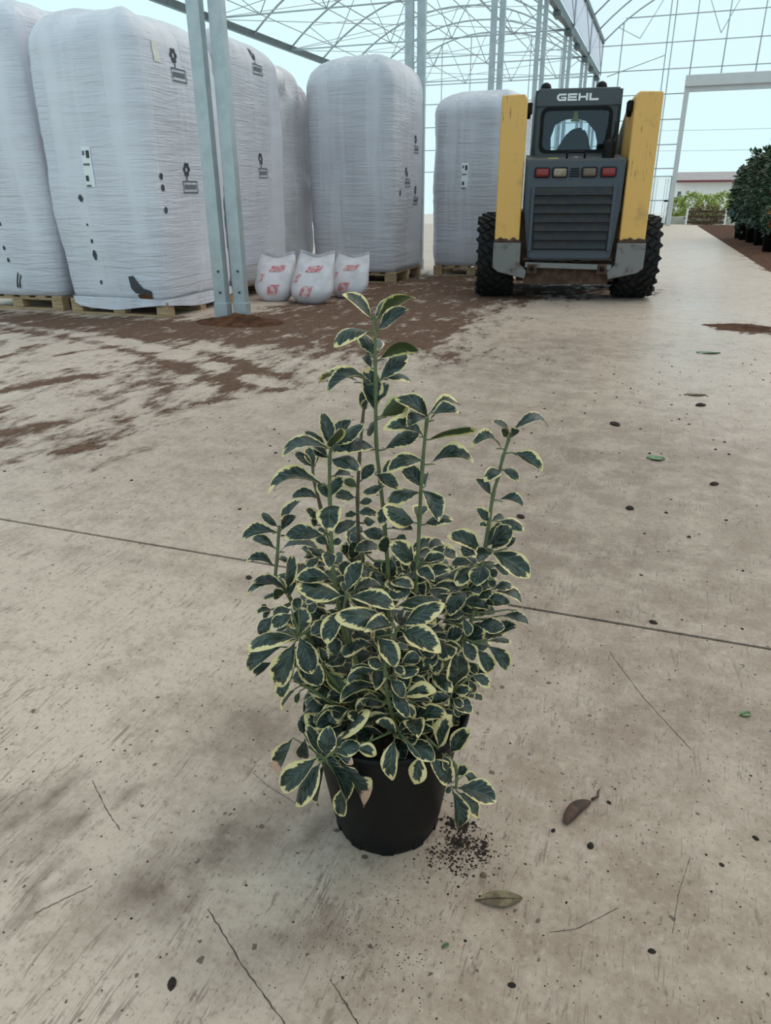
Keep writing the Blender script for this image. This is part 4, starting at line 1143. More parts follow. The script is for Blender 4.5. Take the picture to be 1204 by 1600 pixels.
# ================================================================ THE POTTED VARIEGATED SHRUB
YAW = math.radians(19.562)
plant = tag(empty('variegated_shrub', (-0.334, 0.938, 0.0), YAW), 'tall cream-edged variegated evergreen shrub in a black nursery pot', 'potted plant')
prof = [(0.0, 0.012), (0.074, 0.012), (0.080, 0.0), (0.090, 0.0), (0.093, 0.012), (0.095, 0.030), (0.0985, 0.034), (0.125, 0.205), (0.128, 0.210), (0.128, 0.214), (0.134, 0.216),
        (0.1385, 0.246), (0.1385, 0.251), (0.134, 0.251), (0.130, 0.225), (0.118, 0.190), (0.0, 0.190)]
pot = B().lathe(prof, 64).build('pot', M['black'], plant, True)
B().lathe([(0.1385, 0.245), (0.1415, 0.248), (0.1415, 0.254), (0.1375, 0.2555), (0.1345, 0.252)], 64).build('rim', M['black'], pot, True)
b = B()
for k in range(10):
    a = 2 * PI * (k + 0.5) / 10
    b0 = B()
    b0.box((0, 0, 0), (0.022, 0.005, 0.016), 0.001)
    o = b0.build('drain_notch', M['black'], pot)
    o.location = (0.0912 * math.cos(a), 0.0912 * math.sin(a), 0.0095); o.rotation_euler = (0, 0, a + PI / 2)
b.bm.free()
b = B()
b.grid(40, 10, lambda u, v: Vector((0.129 * v * math.cos(2 * PI * u), 0.129 * v * math.sin(2 * PI * u), 0.219 + 0.014 * (1 - v) + 0.006 * mnoise.noise(Vector((math.cos(2 * PI * u) * v * 9, math.sin(2 * PI * u) * v * 9, 0))))), wrap=True)
b.build('soil', M['soil'], plant, True)

# plant-frame millimetres: stems as polylines; leaves as (stem, base xyz, tip xyz, normal xyz, width, arch %, kind)
STEMS = {
 1: [[3, 0, 225], [4, 0, 369], [4, 0, 500], [-1, 0, 589], [-7, 0, 662], [-12, 0, 721], [-12, 0, 806], [-12, 0, 884], [-14, 0, 898]],
 2: [[23, -10, 233], [43, -20, 395], [47, -20, 481], [49, -20, 534], [51, -20, 608], [54, -20, 689], [59, -20, 755], [60, -20, 763]],
 3: [[-26, -10, 233], [-63, -35, 406], [-78, -40, 527], [-79, -40, 563], [-79, -40, 648], [-77, -40, 707], [-74, -40, 726]],
 4: [[-15, 20, 222], [-33, 40, 406], [-42, 50, 509], [-43, 50, 543], [-43, 50, 610], [-39, 50, 674], [-33, 50, 735], [-30, 50, 760]],
 5: [[-38, 30, 214], [-78, 50, 412], [-95, 60, 539], [-103, 60, 595], [-111, 60, 639], [-112, 60, 663]],
 6: [[-48, 0, 225], [-117, -10, 377], [-154, -15, 482], [-170, -10, 502], [-167, -5, 533], [-161, -5, 581], [-159, -5, 590]],
 7: [[40, -10, 233], [92, -10, 325], [132, -10, 409], [143, -5, 466], [152, 0, 539], [157, 0, 588], [161, 0, 635], [167, 0, 666], [172, 0, 695], [179, 0, 723], [181, 0, 733]],
 8: [[19, -70, 244], [9, -85, 295], [1, -92, 350], [-2, -92, 389], [1, -92, 409], [11, -95, 440], [15, -95, 462]],
 9: [[-30, -50, 273], [-49, -85, 270], [-73, -118, 264], [-97, -122, 246]],
 10: [[38, -60, 268], [69, -90, 249], [98, -103, 228], [109, -104, 213], [112, -108, 192], [111, -110, 173]],
 11: [[7, -60, 287], [13, -95, 291], [21, -115, 288]],
 12: [[-42, -20, 242], [-85, -50, 343], [-121, -68, 405], [-133, -76, 440]],
 13: [[-25, -20, 255], [-48, -45, 376], [-63, -60, 462], [-58, -64, 502]],
 14: [[34, -30, 236], [80, -45, 274], [105, -55, 319]],
 15: [[-46, -40, 258], [-86, -50, 293], [-121, -55, 327], [-135, -58, 337]],
}
LEAVES = [
 (1, -15, 0, 894, -51, -10, 925, 64, -50, 59, 25, 15, 0),
 (1, -12, 0, 895, 12, 20, 918, -21, -62, 76, 20, 10, 0),
 (1, -10, 0, 894, 38, -15, 921, -24, 61, 76, 29, 12, 0),
 (1, -9, 0, 878, 28, -25, 907, -72, -45, 54, 27, 8, 0),
 (1, -18, 0, 877, -63, -20, 862, -4, -55, 84, 25, 25, 0),
 (1, -13, 5, 845, -32, 30, 869, 7, -66, 75, 20, 8, 0),
 (1, -20, 8, 844, -49, 33, 857, 27, -17, 95, 20, 12, 0),
 (1, -17, 0, 828, -27, 20, 839, -5, -48, 88, 12, 8, 0),
 (1, -7, -2, 839, 43, -12, 853, -2, 77, 64, 26, 28, 0),
 (1, -7, 5, 851, -10, 40, 860, 53, -16, 84, 18, 5, 0),
 (1, -6, 2, 810, 30, 22, 841, -20, -70, 68, 26, 8, 0),
 (1, -1, 10, 810, 36, 30, 798, 38, -17, 91, 22, 22, 0),
 (1, -17, -2, 807, -73, -27, 802, 4, -26, 97, 31, 30, 0),
 (1, -35, 12, 805, -89, 32, 798, -16, -3, 99, 29, 20, 0),
 (1, -13, 4, 764, -24, 19, 820, 39, -87, 31, 31, 8, 0),
 (1, -9, 3, 778, 3, 23, 800, -18, -69, 70, 20, 8, 0),
 (1, -7, -3, 759, 27, -23, 783, 36, 90, 24, 29, 10, 0),
 (1, -3, 6, 755, 29, 31, 752, 15, -8, 99, 21, 12, 0),
 (1, -11, 6, 751, -25, 26, 725, -91, -39, 16, 18, 8, 0),
 (1, 0, -2, 710, 48, 8, 732, -24, -58, 78, 27, 8, 0),
 (1, -2, 2, 668, 11, 22, 684, 1, -64, 77, 18, 5, 0),
 (1, -14, -18, 678, 17, -30, 661, 9, -71, 69, 21, 12, 0),
 (1, -1, -2, 653, -31, -10, 644, -7, -64, 76, 16, 15, 0),
 (1, 3, -8, 625, -4, -38, 607, -23, -45, 86, 22, 15, 0),
 (1, 8, -2, 584, 39, -12, 587, -23, -44, 87, 16, 15, 0),
 (1, 1, -10, 546, -3, -30, 581, 49, -78, -39, 22, 8, 0),
 (1, 15, -4, 567, 32, -9, 572, -38, -73, 57, 12, 15, 0),
 (1, -14, -2, 710, -68, -47, 720, 31, -19, 93, 36, 25, 0),
 (1, 4, 8, 480, 5, 13, 521, -25, -96, 12, 26, 6, 0),
 (1, -36, 30, 505, -12, 25, 480, 2, 98, -18, 21, 10, 0),
 (1, -5, 20, 504, -14, 30, 512, 1, -63, 78, 17, 8, 0),
 (1, 36, 25, 496, 26, 25, 512, 40, -88, 24, 13, 8, 0),
 (1, -33, 20, 531, -22, 25, 534, 15, -69, 71, 13, 8, 0),
 (2, 60, -22, 764, 18, -32, 790, 48, -72, 50, 25, 22, 0),
 (2, 58, -24, 763, 32, -64, 764, 28, -17, 95, 24, 15, 0),
 (2, 63, -18, 768, 104, 2, 772, 2, -25, 97, 23, 18, 0),
 (2, 63, -23, 758, 98, -48, 776, -58, -22, 79, 23, 18, 0),
 (2, 55, -22, 734, 2, -47, 753, 48, -46, 75, 31, 25, 0),
 (2, 64, -22, 731, 122, -37, 749, -8, 63, 77, 31, 15, 0),
 (2, 64, -22, 694, 122, -32, 698, -13, -37, 92, 30, 30, 0),
 (2, 55, -23, 700, 7, -43, 692, 10, -57, 82, 26, 25, 0),
 (2, 54, -16, 656, 30, 9, 680, -3, -71, 70, 26, 8, 0),
 (2, 59, -16, 658, 63, 14, 667, -57, -16, 81, 16, 5, 0),
 (2, 52, -22, 651, 5, -27, 633, -22, -61, 76, 26, 25, 0),
 (2, 54, -25, 655, 74, -65, 627, 15, -53, 84, 27, 18, 0),
 (2, 44, -25, 603, 1, -60, 640, 75, -53, 39, 33, 10, 0),
 (2, 48, -15, 604, 57, 15, 612, 1, -25, 97, 24, 5, 0),
 (2, 58, -22, 599, 97, -32, 610, -34, -46, 82, 21, 22, 0),
 (2, 43, -26, 540, 9, -56, 582, 77, -60, 19, 33, 8, 0),
 (2, 47, -16, 546, 69, 4, 535, 67, -40, 63, 19, 15, 0),
 (2, 56, -23, 536, 88, -33, 550, -49, -50, 72, 18, 15, 0),
 (2, 42, -28, 503, 8, -48, 491, 10, -63, 77, 26, 12, 0),
 (2, 47, -28, 528, 70, -58, 524, -27, -33, 91, 21, 15, 0),
 (2, 57, -20, 530, 89, -10, 536, 4, -60, 80, 18, 12, 0),
 (2, 68, -24, 523, 103, -24, 526, -6, -29, 96, 18, 12, 0),
 (2, 23, -10, 483, 28, 0, 504, -27, -84, 47, 15, 8, 0),
 (3, -74, -40, 726, -85, -25, 768, 56, -73, 40, 23, 6, 0),
 (3, -73, -45, 727, -61, -85, 765, -56, 47, 69, 28, 5, 0),
 (3, -70, -37, 725, -48, -7, 753, -34, -51, 79, 23, 8, 0),
 (3, -67, -42, 728, -30, -47, 759, -60, -49, 64, 24, 12, 0),
 (3, -80, -38, 712, -111, -18, 739, 26, -61, 75, 23, 8, 0),
 (3, -77, -44, 727, -136, -54, 719, -8, -32, 94, 30, 25, 0),
 (3, -78, -38, 710, -98, -28, 720, -5, -75, 66, 15, 8, 0),
 (3, -76, -45, 710, -37, -80, 708, -21, -27, 94, 26, 18, 0),
 (3, -65, -38, 718, -38, -28, 720, 4, -30, 95, 15, 18, 0),
 (3, -85, -44, 671, -157, -59, 666, -2, -21, 98, 36, 22, 0),
 (3, -79, -37, 650, -62, -22, 673, -8, -81, 57, 20, 8, 0),
 (3, -82, -37, 649, -94, -22, 667, 18, -71, 68, 17, 8, 0),
 (3, -74, -35, 682, -50, -10, 670, 53, -11, 84, 18, 12, 0),
 (3, -77, -46, 642, -74, -91, 625, -20, -36, 91, 35, 20, 0),
 (3, -91, -44, 593, -141, -59, 596, 23, -63, 74, 26, 25, 0),
 (3, -84, -37, 574, -101, -27, 582, -4, -66, 75, 16, 8, 0),
 (3, -78, -37, 574, -66, -32, 580, 0, -76, 65, 14, 8, 0),
 (3, -86, -37, 594, -98, -27, 596, -28, -54, 80, 10, 8, 0),
 (3, -88, -46, 566, -81, -76, 556, 15, -29, 95, 20, 18, 0),
 (3, -98, -44, 557, -114, -59, 549, 20, -60, 77, 14, 15, 0),
 (3, -82, -46, 523, -129, -56, 527, 19, -61, 77, 25, 20, 0),
 (4, -31, 50, 753, -34, 55, 779, 41, -89, 22, 16, 6, 0),
 (4, -29, 50, 754, -25, 38, 773, -63, -71, -31, 11, 5, 0),
 (4, -43, 48, 631, -64, 58, 638, 35, 89, -28, 16, 10, 0),
 (4, -46, 48, 614, -77, 38, 622, 39, -66, 64, 20, 15, 0),
 (4, -37, 50, 641, -18, 60, 662, -14, -84, 52, 19, 10, 0),
 (4, -41, 46, 605, -21, 41, 612, -39, -69, 61, 13, 15, 0),
 (4, -45, 44, 576, -75, 14, 567, 9, -36, 93, 22, 15, 0),
 (4, -44, 44, 589, -12, 29, 590, -22, -42, 88, 18, 18, 0),
 (4, -44, 46, 587, -62, 41, 586, 18, -76, 63, 12, 12, 0),
 (4, -16, 53, 570, -33, 43, 576, 58, -65, 49, 16, 8, 0),
 (4, -37, 44, 557, 0, 24, 556, -29, -55, 78, 22, 18, 0),
 (4, -52, 42, 509, -53, 27, 546, 45, -83, -33, 21, 6, 0),
 (4, -64, 48, 511, -66, 48, 532, 36, -93, 4, 16, 6, 0),
 (4, -6, 40, 532, -45, 15, 537, 30, -30, 91, 24, 12, 0),
 (4, -69, 30, 485, -61, 40, 504, -18, -84, 51, 22, 6, 0),
 (4, -13, 45, 468, -35, 55, 491, 33, -70, 63, 20, 8, 0),
 (4, -7, 40, 466, -16, 40, 494, 50, -85, 16, 18, 8, 0),
 (5, -112, 60, 661, -136, 55, 685, 54, -74, 40, 17, 8, 0),
 (5, -109, 60, 661, -120, 70, 687, 30, -84, 46, 19, 8, 0),
 (5, -108, 60, 663, -106, 75, 679, -23, -68, 69, 13, 5, 0),
 (5, -105, 58, 610, -143, 48, 614, 24, -53, 82, 20, 25, 0),
 (5, -109, 60, 572, -124, 55, 592, 55, -80, 24, 16, 12, 0),
 (5, -110, 56, 563, -117, 46, 577, 76, -64, -4, 12, 10, 0),
 (6, -162, -5, 589, -184, -5, 611, 60, -55, 58, 15, 8, 0),
 (6, -159, -5, 591, -128, 0, 626, -66, -39, 64, 24, 6, 0),
 (6, -158, -5, 583, -133, -15, 609, -65, -67, 37, 18, 10, 0),
 (6, -163, -7, 581, -211, -17, 572, -7, -45, 89, 25, 25, 0),
 (6, -169, -3, 552, -202, 7, 563, 11, -54, 84, 18, 20, 0),
 (6, -162, -7, 547, -105, -17, 556, -17, -11, 98, 29, 22, 0),
 (6, -173, -7, 524, -209, -17, 537, 39, -30, 87, 20, 22, 0),
 (6, -166, -2, 532, -155, 18, 522, 80, -15, 58, 13, 12, 0),
 (6, -153, -20, 490, -141, -20, 544, -71, -68, 16, 28, 6, 0),
 (6, -154, -21, 491, -197, -36, 508, 39, -8, 92, 24, 15, 0),
 (6, -152, -23, 488, -204, -48, 497, 12, 10, 99, 29, 22, 0),
 (6, -155, -13, 488, -173, 7, 492, -20, -38, 90, 17, 8, 0),
 (6, -153, -23, 486, -168, -43, 490, -80, 56, -21, 16, 8, 0),
 (6, -150, -21, 485, -187, -31, 479, -18, 5, 98, 19, 15, 0),
 (6, -151, -21, 473, -137, -21, 502, -62, -73, 30, 16, 8, 0),
 (6, -180, -15, 450, -201, -25, 450, 22, -45, 86, 11, 28, 0),
 (6, -181, -17, 451, -189, -32, 444, 2, -47, 88, 10, 22, 0),
 (7, 181, 0, 732, 154, -10, 751, 62, -36, 69, 17, 12, 0),
 (7, 182, -2, 727, 189, -27, 743, -97, -13, 23, 15, 10, 0),
 (7, 176, -2, 727, 167, -12, 744, 42, -86, -30, 13, 10, 0),
 (7, 184, 2, 736, 233, 12, 736, 5, -28, 96, 25, 32, 0),
 (7, 169, -2, 710, 125, -17, 715, 20, -25, 95, 23, 35, 0),
 (7, 185, -2, 704, 224, -17, 682, 20, -60, 77, 23, 15, 0),
 (7, 169, -2, 676, 145, -22, 668, 16, -49, 86, 20, 25, 0),
 (7, 174, -2, 677, 192, -22, 669, -27, -54, 80, 16, 38, 0),
 (7, 158, 0, 638, 134, -10, 663, 68, -59, 43, 18, 15, 0),
 (7, 168, -2, 629, 203, -12, 620, 14, -37, 92, 19, 25, 0),
 (7, 157, 0, 594, 138, -5, 617, 51, -83, 22, 17, 10, 0),
 (7, 154, -2, 588, 141, -12, 593, 59, -50, 63, 11, 12, 0),
 (7, 162, 3, 594, 181, 18, 592, 41, -45, 79, 13, 12, 0),
 (7, 170, -2, 595, 207, -7, 583, 11, -73, 68, 20, 20, 0),
 (7, 153, -2, 549, 177, 8, 585, -38, -79, 48, 27, 6, 0),
 (7, 162, -10, 551, 183, -30, 596, -77, -63, 8, 30, 8, 0),
 (7, 147, -10, 550, 96, -25, 579, 53, -58, 62, 30, 12, 0),
 (7, 188, 5, 545, 200, 15, 559, -25, -68, 69, 16, 8, 0),
 (7, 140, 4, 535, 119, 14, 544, -7, -74, 66, 27, 8, 0),
 (7, 157, -15, 550, 136, -55, 553, 25, -5, 97, 24, 12, 0),
 (7, 126, -7, 483, 76, -12, 479, -4, -48, 87, 25, 12, 0),
 (7, 125, -11, 478, 100, -41, 456, -19, -47, 86, 28, 22, 0),
 (7, 125, -12, 439, 93, -22, 439, 19, -63, 75, 20, 20, 0),
 (7, 91, -5, 424, 55, -15, 423, 14, -54, 83, 21, 15, 0),
 (7, 122, -16, 432, 131, -26, 408, 32, -83, 47, 17, 12, 0),
 (7, 97, -18, 394, 120, -23, 414, -56, -69, 46, 24, 10, 0),
 (7, 86, -24, 387, 117, -39, 387, -29, -58, 77, 22, 10, 0),
 (7, 121, -24, 392, 139, -39, 371, 12, -76, 64, 24, 10, 0),
 (7, 146, -16, 375, 168, -26, 339, 26, -88, 40, 27, 12, 0),
 (7, 164, -12, 378, 196, -17, 338, 43, -79, 44, 27, 10, 0),
 (7, 163, -10, 388, 210, -5, 407, -34, -21, 92, 26, 10, 0),
 (7, 166, -5, 382, 202, 0, 378, 11, -4, 99, 18, 8, 0),
 (7, 144, -16, 419, 185, -21, 418, -6, -69, 73, 25, 18, 0),
 (7, 138, -13, 444, 167, -23, 460, 30, 95, 6, 17, 22, 0),
 (7, 153, -7, 451, 193, -12, 456, -18, -58, 79, 22, 25, 0),
 (7, 145, -9, 463, 165, -14, 479, -60, -59, 54, 16, 12, 0),
 (7, 169, 0, 471, 214, 0, 443, 51, -24, 82, 26, 30, 0),
 (7, 186, -5, 430, 226, -10, 416, 27, -35, 90, 21, 18, 0),
 (7, 198, 5, 435, 222, 10, 417, 60, -40, 70, 15, 15, 0),
 (7, 171, 5, 473, 201, 13, 473, 17, -57, 81, 17, 18, 0),
 (7, 160, -7, 496, 168, -17, 489, -9, -65, 75, 13, 8, 0),
 (7, 158, -4, 512, 172, -14, 508, -25, -63, 74, 15, 8, 0),
 (7, 148, -14, 526, 138, -49, 512, -18, -32, 93, 31, 15, 0),
 (7, 133, -8, 521, 109, -33, 504, -2, -55, 83, 24, 18, 0),
 (7, 167, 0, 519, 192, 5, 502, 43, -81, 39, 19, 10, 0),
 (7, 162, -8, 545, 213, -38, 521, -2, -65, 76, 35, 15, 0),
 (7, 136, -2, 523, 103, -7, 523, 10, -58, 81, 17, 20, 0),
 (7, 130, -11, 480, 150, -11, 483, -9, -71, 70, 19, 8, 0),
 (7, 134, -10, 345, 147, -20, 329, 16, -78, 60, 16, 10, 0),
 (7, 119, 0, 438, 123, 20, 451, -27, -48, 83, 17, 8, 0),
 (7, 162, 0, 430, 149, 10, 432, -29, -56, 77, 15, 8, 0),
 (8, 9, -97, 474, -66, -112, 495, 32, -52, 79, 36, 20, 0),
 (8, 9, -103, 475, -27, -138, 488, 45, -14, 88, 26, 20, 0),
 (8, 23, -95, 468, 81, -95, 503, -48, -37, 80, 34, 15, 0),
 (8, 22, -99, 463, 73, -139, 455, -18, -41, 89, 35, 12, 0),
 (8, -14, -107, 459, 12, -132, 428, 29, -62, 73, 29, 15, 0),
 (8, 12, -65, 482, 79, -55, 488, -10, 1, 100, 34, 15, 0),
 (8, -4, -92, 397, -25, -97, 409, 49, -64, 59, 19, 12, 0),
 (8, 10, -96, 401, 27, -106, 393, 0, -60, 80, 13, 8, 0),
 (8, 23, -86, 398, 50, -76, 400, 15, -59, 79, 21, 10, 0),
 (8, 12, -92, 380, 47, -97, 393, -36, -52, 77, 20, 15, 0),
 (8, 13, -87, 441, 42, -82, 427, 46, -37, 81, 16, 12, 0),
 (8, -20, -45, 403, -57, -50, 401, 1, -53, 85, 19, 18, 0),
 (8, -23, -82, 390, -52, -87, 386, -7, -43, 90, 15, 12, 0),
 (8, -16, -92, 390, -55, -102, 372, -38, -15, 91, 22, 15, 0),
 (8, -13, -98, 366, -66, -103, 341, -41, -8, 91, 29, 18, 0),
 (8, 4, -91, 306, -36, -96, 282, -50, -2, 86, 23, 10, 0),
 (8, 6, -77, 320, -43, -67, 325, 14, 21, 97, 25, 18, 2),
 (8, -26, -72, 323, -46, -72, 294, -80, -19, 57, 18, 8, 2),
 (8, 5, -100, 380, 24, -115, 358, 33, -63, 70, 20, 15, 0),
 (8, 6, -102, 357, 31, -122, 328, 42, -54, 73, 22, 20, 0),
 (8, 27, -98, 345, 71, -113, 366, -49, -33, 81, 26, 15, 2),
 (8, 10, -85, 303, 38, -95, 287, 14, 93, -34, 21, 12, 0),
 (8, 39, -70, 264, 63, -65, 295, -58, -60, 55, 20, 8, 0),
 (8, 29, -92, 330, 43, -102, 308, 41, -70, 59, 16, 12, 2),
 (8, 36, -84, 323, 68, -84, 323, -2, 4, 100, 16, 14, 0),
 (8, 29, -67, 351, 61, -67, 347, 13, -32, 94, 16, 12, 0),
 (8, 12, -92, 397, 25, -107, 394, -19, -37, 91, 13, 8, 0),
 (8, 17, -87, 375, 48, -87, 387, -35, -25, 90, 17, 12, 0),
 (9, -100, -122, 251, -123, -107, 293, 71, -45, 55, 25, 6, 0),
 (9, -94, -122, 249, -88, -107, 292, -21, -92, 34, 29, 8, 0),
 (9, -79, -127, 261, -43, -127, 276, -30, -60, 74, 24, 12, 0),
 (9, -107, -124, 250, -160, -134, 198, -47, -64, 60, 36, 10, 0),
 (9, -102, -126, 243, -139, -146, 179, -63, -55, 55, 36, 8, 0),
 (9, -99, -114, 226, -110, -119, 155, -78, -60, 15, 36, 10, 0),
 (9, -93, -126, 248, -65, -146, 188, 77, -39, 50, 34, 8, 0),
 (9, -72, -132, 245, -40, -137, 167, 85, -38, 37, 36, 10, 1),
 (9, -69, -120, 188, -73, -128, 136, -50, -85, 17, 26, 8, 0),
 (9, -100, -80, 263, -128, -70, 287, 43, -55, 72, 24, 8, 2),
 (9, -72, -110, 271, -29, -115, 327, -79, -8, 61, 35, 8, 2),
 (9, -84, -77, 264, -96, -62, 298, 37, -79, 49, 24, 8, 2),
 (9, -89, -15, 250, -99, 5, 272, 28, -65, 71, 20, 8, 2),
 (9, -58, -51, 264, -95, -56, 270, 16, 10, 98, 19, 12, 0),
 (9, -55, -15, 240, -75, -5, 252, 17, -61, 77, 18, 8, 2),
 (9, -153, -65, 237, -177, -75, 173, -74, -56, 36, 34, 8, 1),
 (9, -129, -96, 262, -134, -96, 226, -21, -98, 3, 22, 8, 0),
 (9, -132, -78, 255, -139, -68, 274, 39, -75, 53, 14, 8, 0),
 (9, -73, -135, 260, -53, -140, 252, 19, -57, 80, 13, 8, 1),
 (9, -138, 10, 248, -118, 5, 244, 9, -38, 92, 11, 10, 2),
 (10, 80, -120, 262, 98, -125, 325, -85, -48, 20, 32, 8, 2),
 (10, 75, -85, 263, 84, -70, 303, -37, -84, 39, 27, 8, 2),
 (10, 100, -111, 244, 127, -106, 285, -62, -62, 48, 27, 8, 0),
 (10, 103, -124, 196, 70, -129, 242, 65, -65, 38, 32, 10, 0),
 (10, 87, -120, 251, 94, -125, 226, 31, -91, 28, 16, 8, 0),
 (10, 105, -112, 170, 114, -127, 109, 56, -78, 28, 31, 8, 0),
 (10, 112, -112, 174, 170, -122, 158, 17, -44, 88, 37, 10, 0),
 (10, 115, -102, 155, 150, -97, 103, 74, -51, 45, 31, 8, 0),
 (10, 113, -112, 200, 126, -117, 223, -72, -65, 26, 17, 6, 0),
 (10, 125, -98, 187, 147, -88, 166, 71, -48, 52, 20, 10, 0),
 (10, 104, -105, 170, 96, -110, 162, -33, -61, 72, 10, 6, 0),
 (11, -4, -92, 266, -48, -97, 264, -4, 1, 100, 22, 12, 0),
 (11, -48, -128, 273, -18, -133, 264, 13, -57, 81, 20, 10, 2),
 (11, -10, -10, 251, -44, -10, 245, -18, -30, 94, 17, 12, 2),
 (11, 16, -115, 285, -14, -125, 317, 74, -14, 65, 23, 8, 0),
 (11, 12, -129, 290, 8, -154, 238, -58, -72, 39, 29, 12, 0),
 (11, 28, -115, 287, 69, -127, 303, -38, -4, 92, 23, 10, 0),
 (11, 26, -117, 279, 70, -137, 260, 15, -47, 87, 30, 10, 0),
 (11, 51, -139, 265, 43, -147, 221, -39, -89, 23, 28, 8, 2),
 (11, 23, -110, 289, 27, -95, 294, -12, -27, 96, 12, 6, 0),
 (12, -128, -76, 443, -124, -66, 481, -16, -95, 27, 30, 8, 0),
 (12, -135, -80, 441, -202, -90, 430, -11, -24, 96, 35, 18, 0),
 (12, -136, -80, 434, -162, -95, 369, -37, -87, 34, 36, 10, 0),
 (12, -130, -82, 444, -112, -102, 396, 49, -73, 48, 34, 10, 0),
 (12, -162, -62, 412, -210, -62, 371, -55, -53, 65, 32, 15, 0),
 (12, -178, -58, 381, -204, -63, 362, -34, -69, 64, 17, 12, 0),
 (12, -143, -64, 392, -102, -74, 355, 38, -70, 61, 35, 10, 0),
 (12, -129, -70, 483, -133, -62, 498, 35, -78, 52, 18, 6, 0),
 (12, -141, -68, 483, -166, -73, 477, -2, -72, 69, 21, 12, 0),
 (12, -139, -74, 478, -167, -84, 465, -4, -74, 67, 20, 15, 0),
 (12, -116, -66, 475, -103, -66, 490, -39, -86, 34, 14, 15, 0),
 (12, -91, -68, 466, -108, -83, 449, -6, -71, 70, 18, 10, 0),
 (12, -75, -58, 390, -82, -48, 416, 35, -84, 42, 25, 8, 0),
 (12, -172, -56, 463, -192, -61, 437, -30, -86, 41, 21, 15, 0),
 (12, -148, -61, 437, -157, -66, 423, -21, -86, 46, 12, 8, 0),
 (12, -146, -36, 356, -168, -41, 322, -44, -80, 41, 23, 12, 0),
 (12, -106, -48, 402, -95, -53, 379, 43, -82, 38, 16, 8, 0),
 (13, -62, -66, 504, -124, -76, 525, 35, -49, 80, 33, 10, 0),
 (13, -57, -64, 510, -38, -44, 547, -31, -76, 57, 25, 6, 0),
 (13, -54, -68, 503, 8, -83, 494, 4, -37, 93, 32, 12, 0),
 (13, -51, -62, 508, -6, -37, 497, 20, 7, 98, 26, 15, 0),
 (13, -65, -64, 479, -86, -94, 443, -24, -67, 70, 29, 12, 0),
 (13, -60, -62, 506, -63, -42, 513, 21, -28, 94, 13, 5, 0),
 (14, 110, -55, 335, 108, -70, 399, 28, -94, -21, 37, 8, 0),
 (14, 84, -50, 390, 60, -60, 374, -18, -66, 73, 20, 12, 0),
 (14, 137, -45, 344, 163, -50, 331, 21, -72, 66, 19, 12, 0),
 (14, 89, -40, 355, 87, -35, 378, 21, -95, 24, 15, 8, 0),
 (14, 103, -59, 314, 70, -71, 313, 12, -43, 90, 20, 10, 0),
 (14, 102, -55, 325, 84, -50, 347, 34, -81, 48, 18, 6, 0),
 (14, 108, -57, 321, 130, -67, 333, -58, -52, 62, 18, 12, 0),
 (14, 106, -61, 311, 120, -73, 305, -10, -53, 84, 15, 10, 0),
 (14, 109, -43, 286, 118, -53, 269, 20, -79, 58, 15, 8, 0),
 (14, 95, -45, 314, 73, -40, 320, 4, -62, 78, 14, 8, 0),
 (14, 103, -40, 284, 95, -45, 279, -13, -57, 81, 10, 8, 0),
 (14, 134, -30, 325, 141, -35, 302, 24, -93, 27, 15, 8, 0),
 (14, 142, -15, 320, 171, -10, 297, 61, -45, 65, 19, 12, 2),
 (14, 140, -10, 275, 161, -5, 267, 43, -55, 71, 14, 12, 0),
 (15, -97, -48, 354, -66, -53, 315, 0, 99, -13, 28, 8, 0),
 (15, -146, -55, 327, -167, -60, 292, -80, -29, 53, 20, 10, 2),
 (15, -138, -55, 323, -144, -60, 304, -37, -86, 35, 11, 8, 0),
 (15, -151, -56, 352, -171, -61, 320, -33, -88, 35, 24, 8, 0),
]


# leaf meshes: unit length along x, unit width along y, arched over the chord
def leaf_mesh(arch, fold, seed):
    rnd = random.Random(seed)
    ns = 9
    wv = [0.0, 0.13, 0.50, 0.84, 0.99, 1.0, 0.87, 0.61, 0.30, 0.0]
    wx = [0.0, 0.08, 0.20, 0.34, 0.48, 0.62, 0.76, 0.88, 0.96, 1.0]
    ph = rnd.uniform(0, 6)
    verts, faces, uvs = [], [], []
    ny = 4
    for i in range(ns + 1):
        x, wd = wx[i], max(wv[i], 0.03) * 0.5
        for j in range(ny + 1):
            t = -1 + 2 * j / ny
            zz = arch * 4 * x * (1 - x) * (0.8 + 0.5 * x) + fold * (abs(t) ** 1.4) * wd + 0.018 * math.sin(7 * x + ph + 2 * t) * abs(t)
            yy = wd * t * (1 + 0.03 * math.sin(11 * x + ph)) + 0.05 * math.sin(PI * x) * math.sin(ph)
            verts.append((x, yy, zz)); uvs.append((x, 0.5 + 0.5 * t))
    for i in range(ns):
        for j in range(ny):
            a = i * (ny + 1) + j
            faces.append((a, a + ny + 1, a + ny + 2, a + 1))
    me = bpy.data.meshes.new('leaf')
    me.from_pydata(verts, [], faces)
    ul = me.uv_layers.new(name='uv')
    for lp_ in me.loops: ul.data[lp_.index].uv = uvs[lp_.vertex_index]
    me.polygons.foreach_set('use_smooth', [True] * len(me.polygons))
    me.materials.append(M['leaf'])
    return me
ARCHS = [5, 8, 12, 18, 25, 35]
LM = {a: [leaf_mesh(a / 100, f, a * 10 + k) for k, f in enumerate((0.30, 0.12, -0.18))] for a in ARCHS}
stem_obj = {}
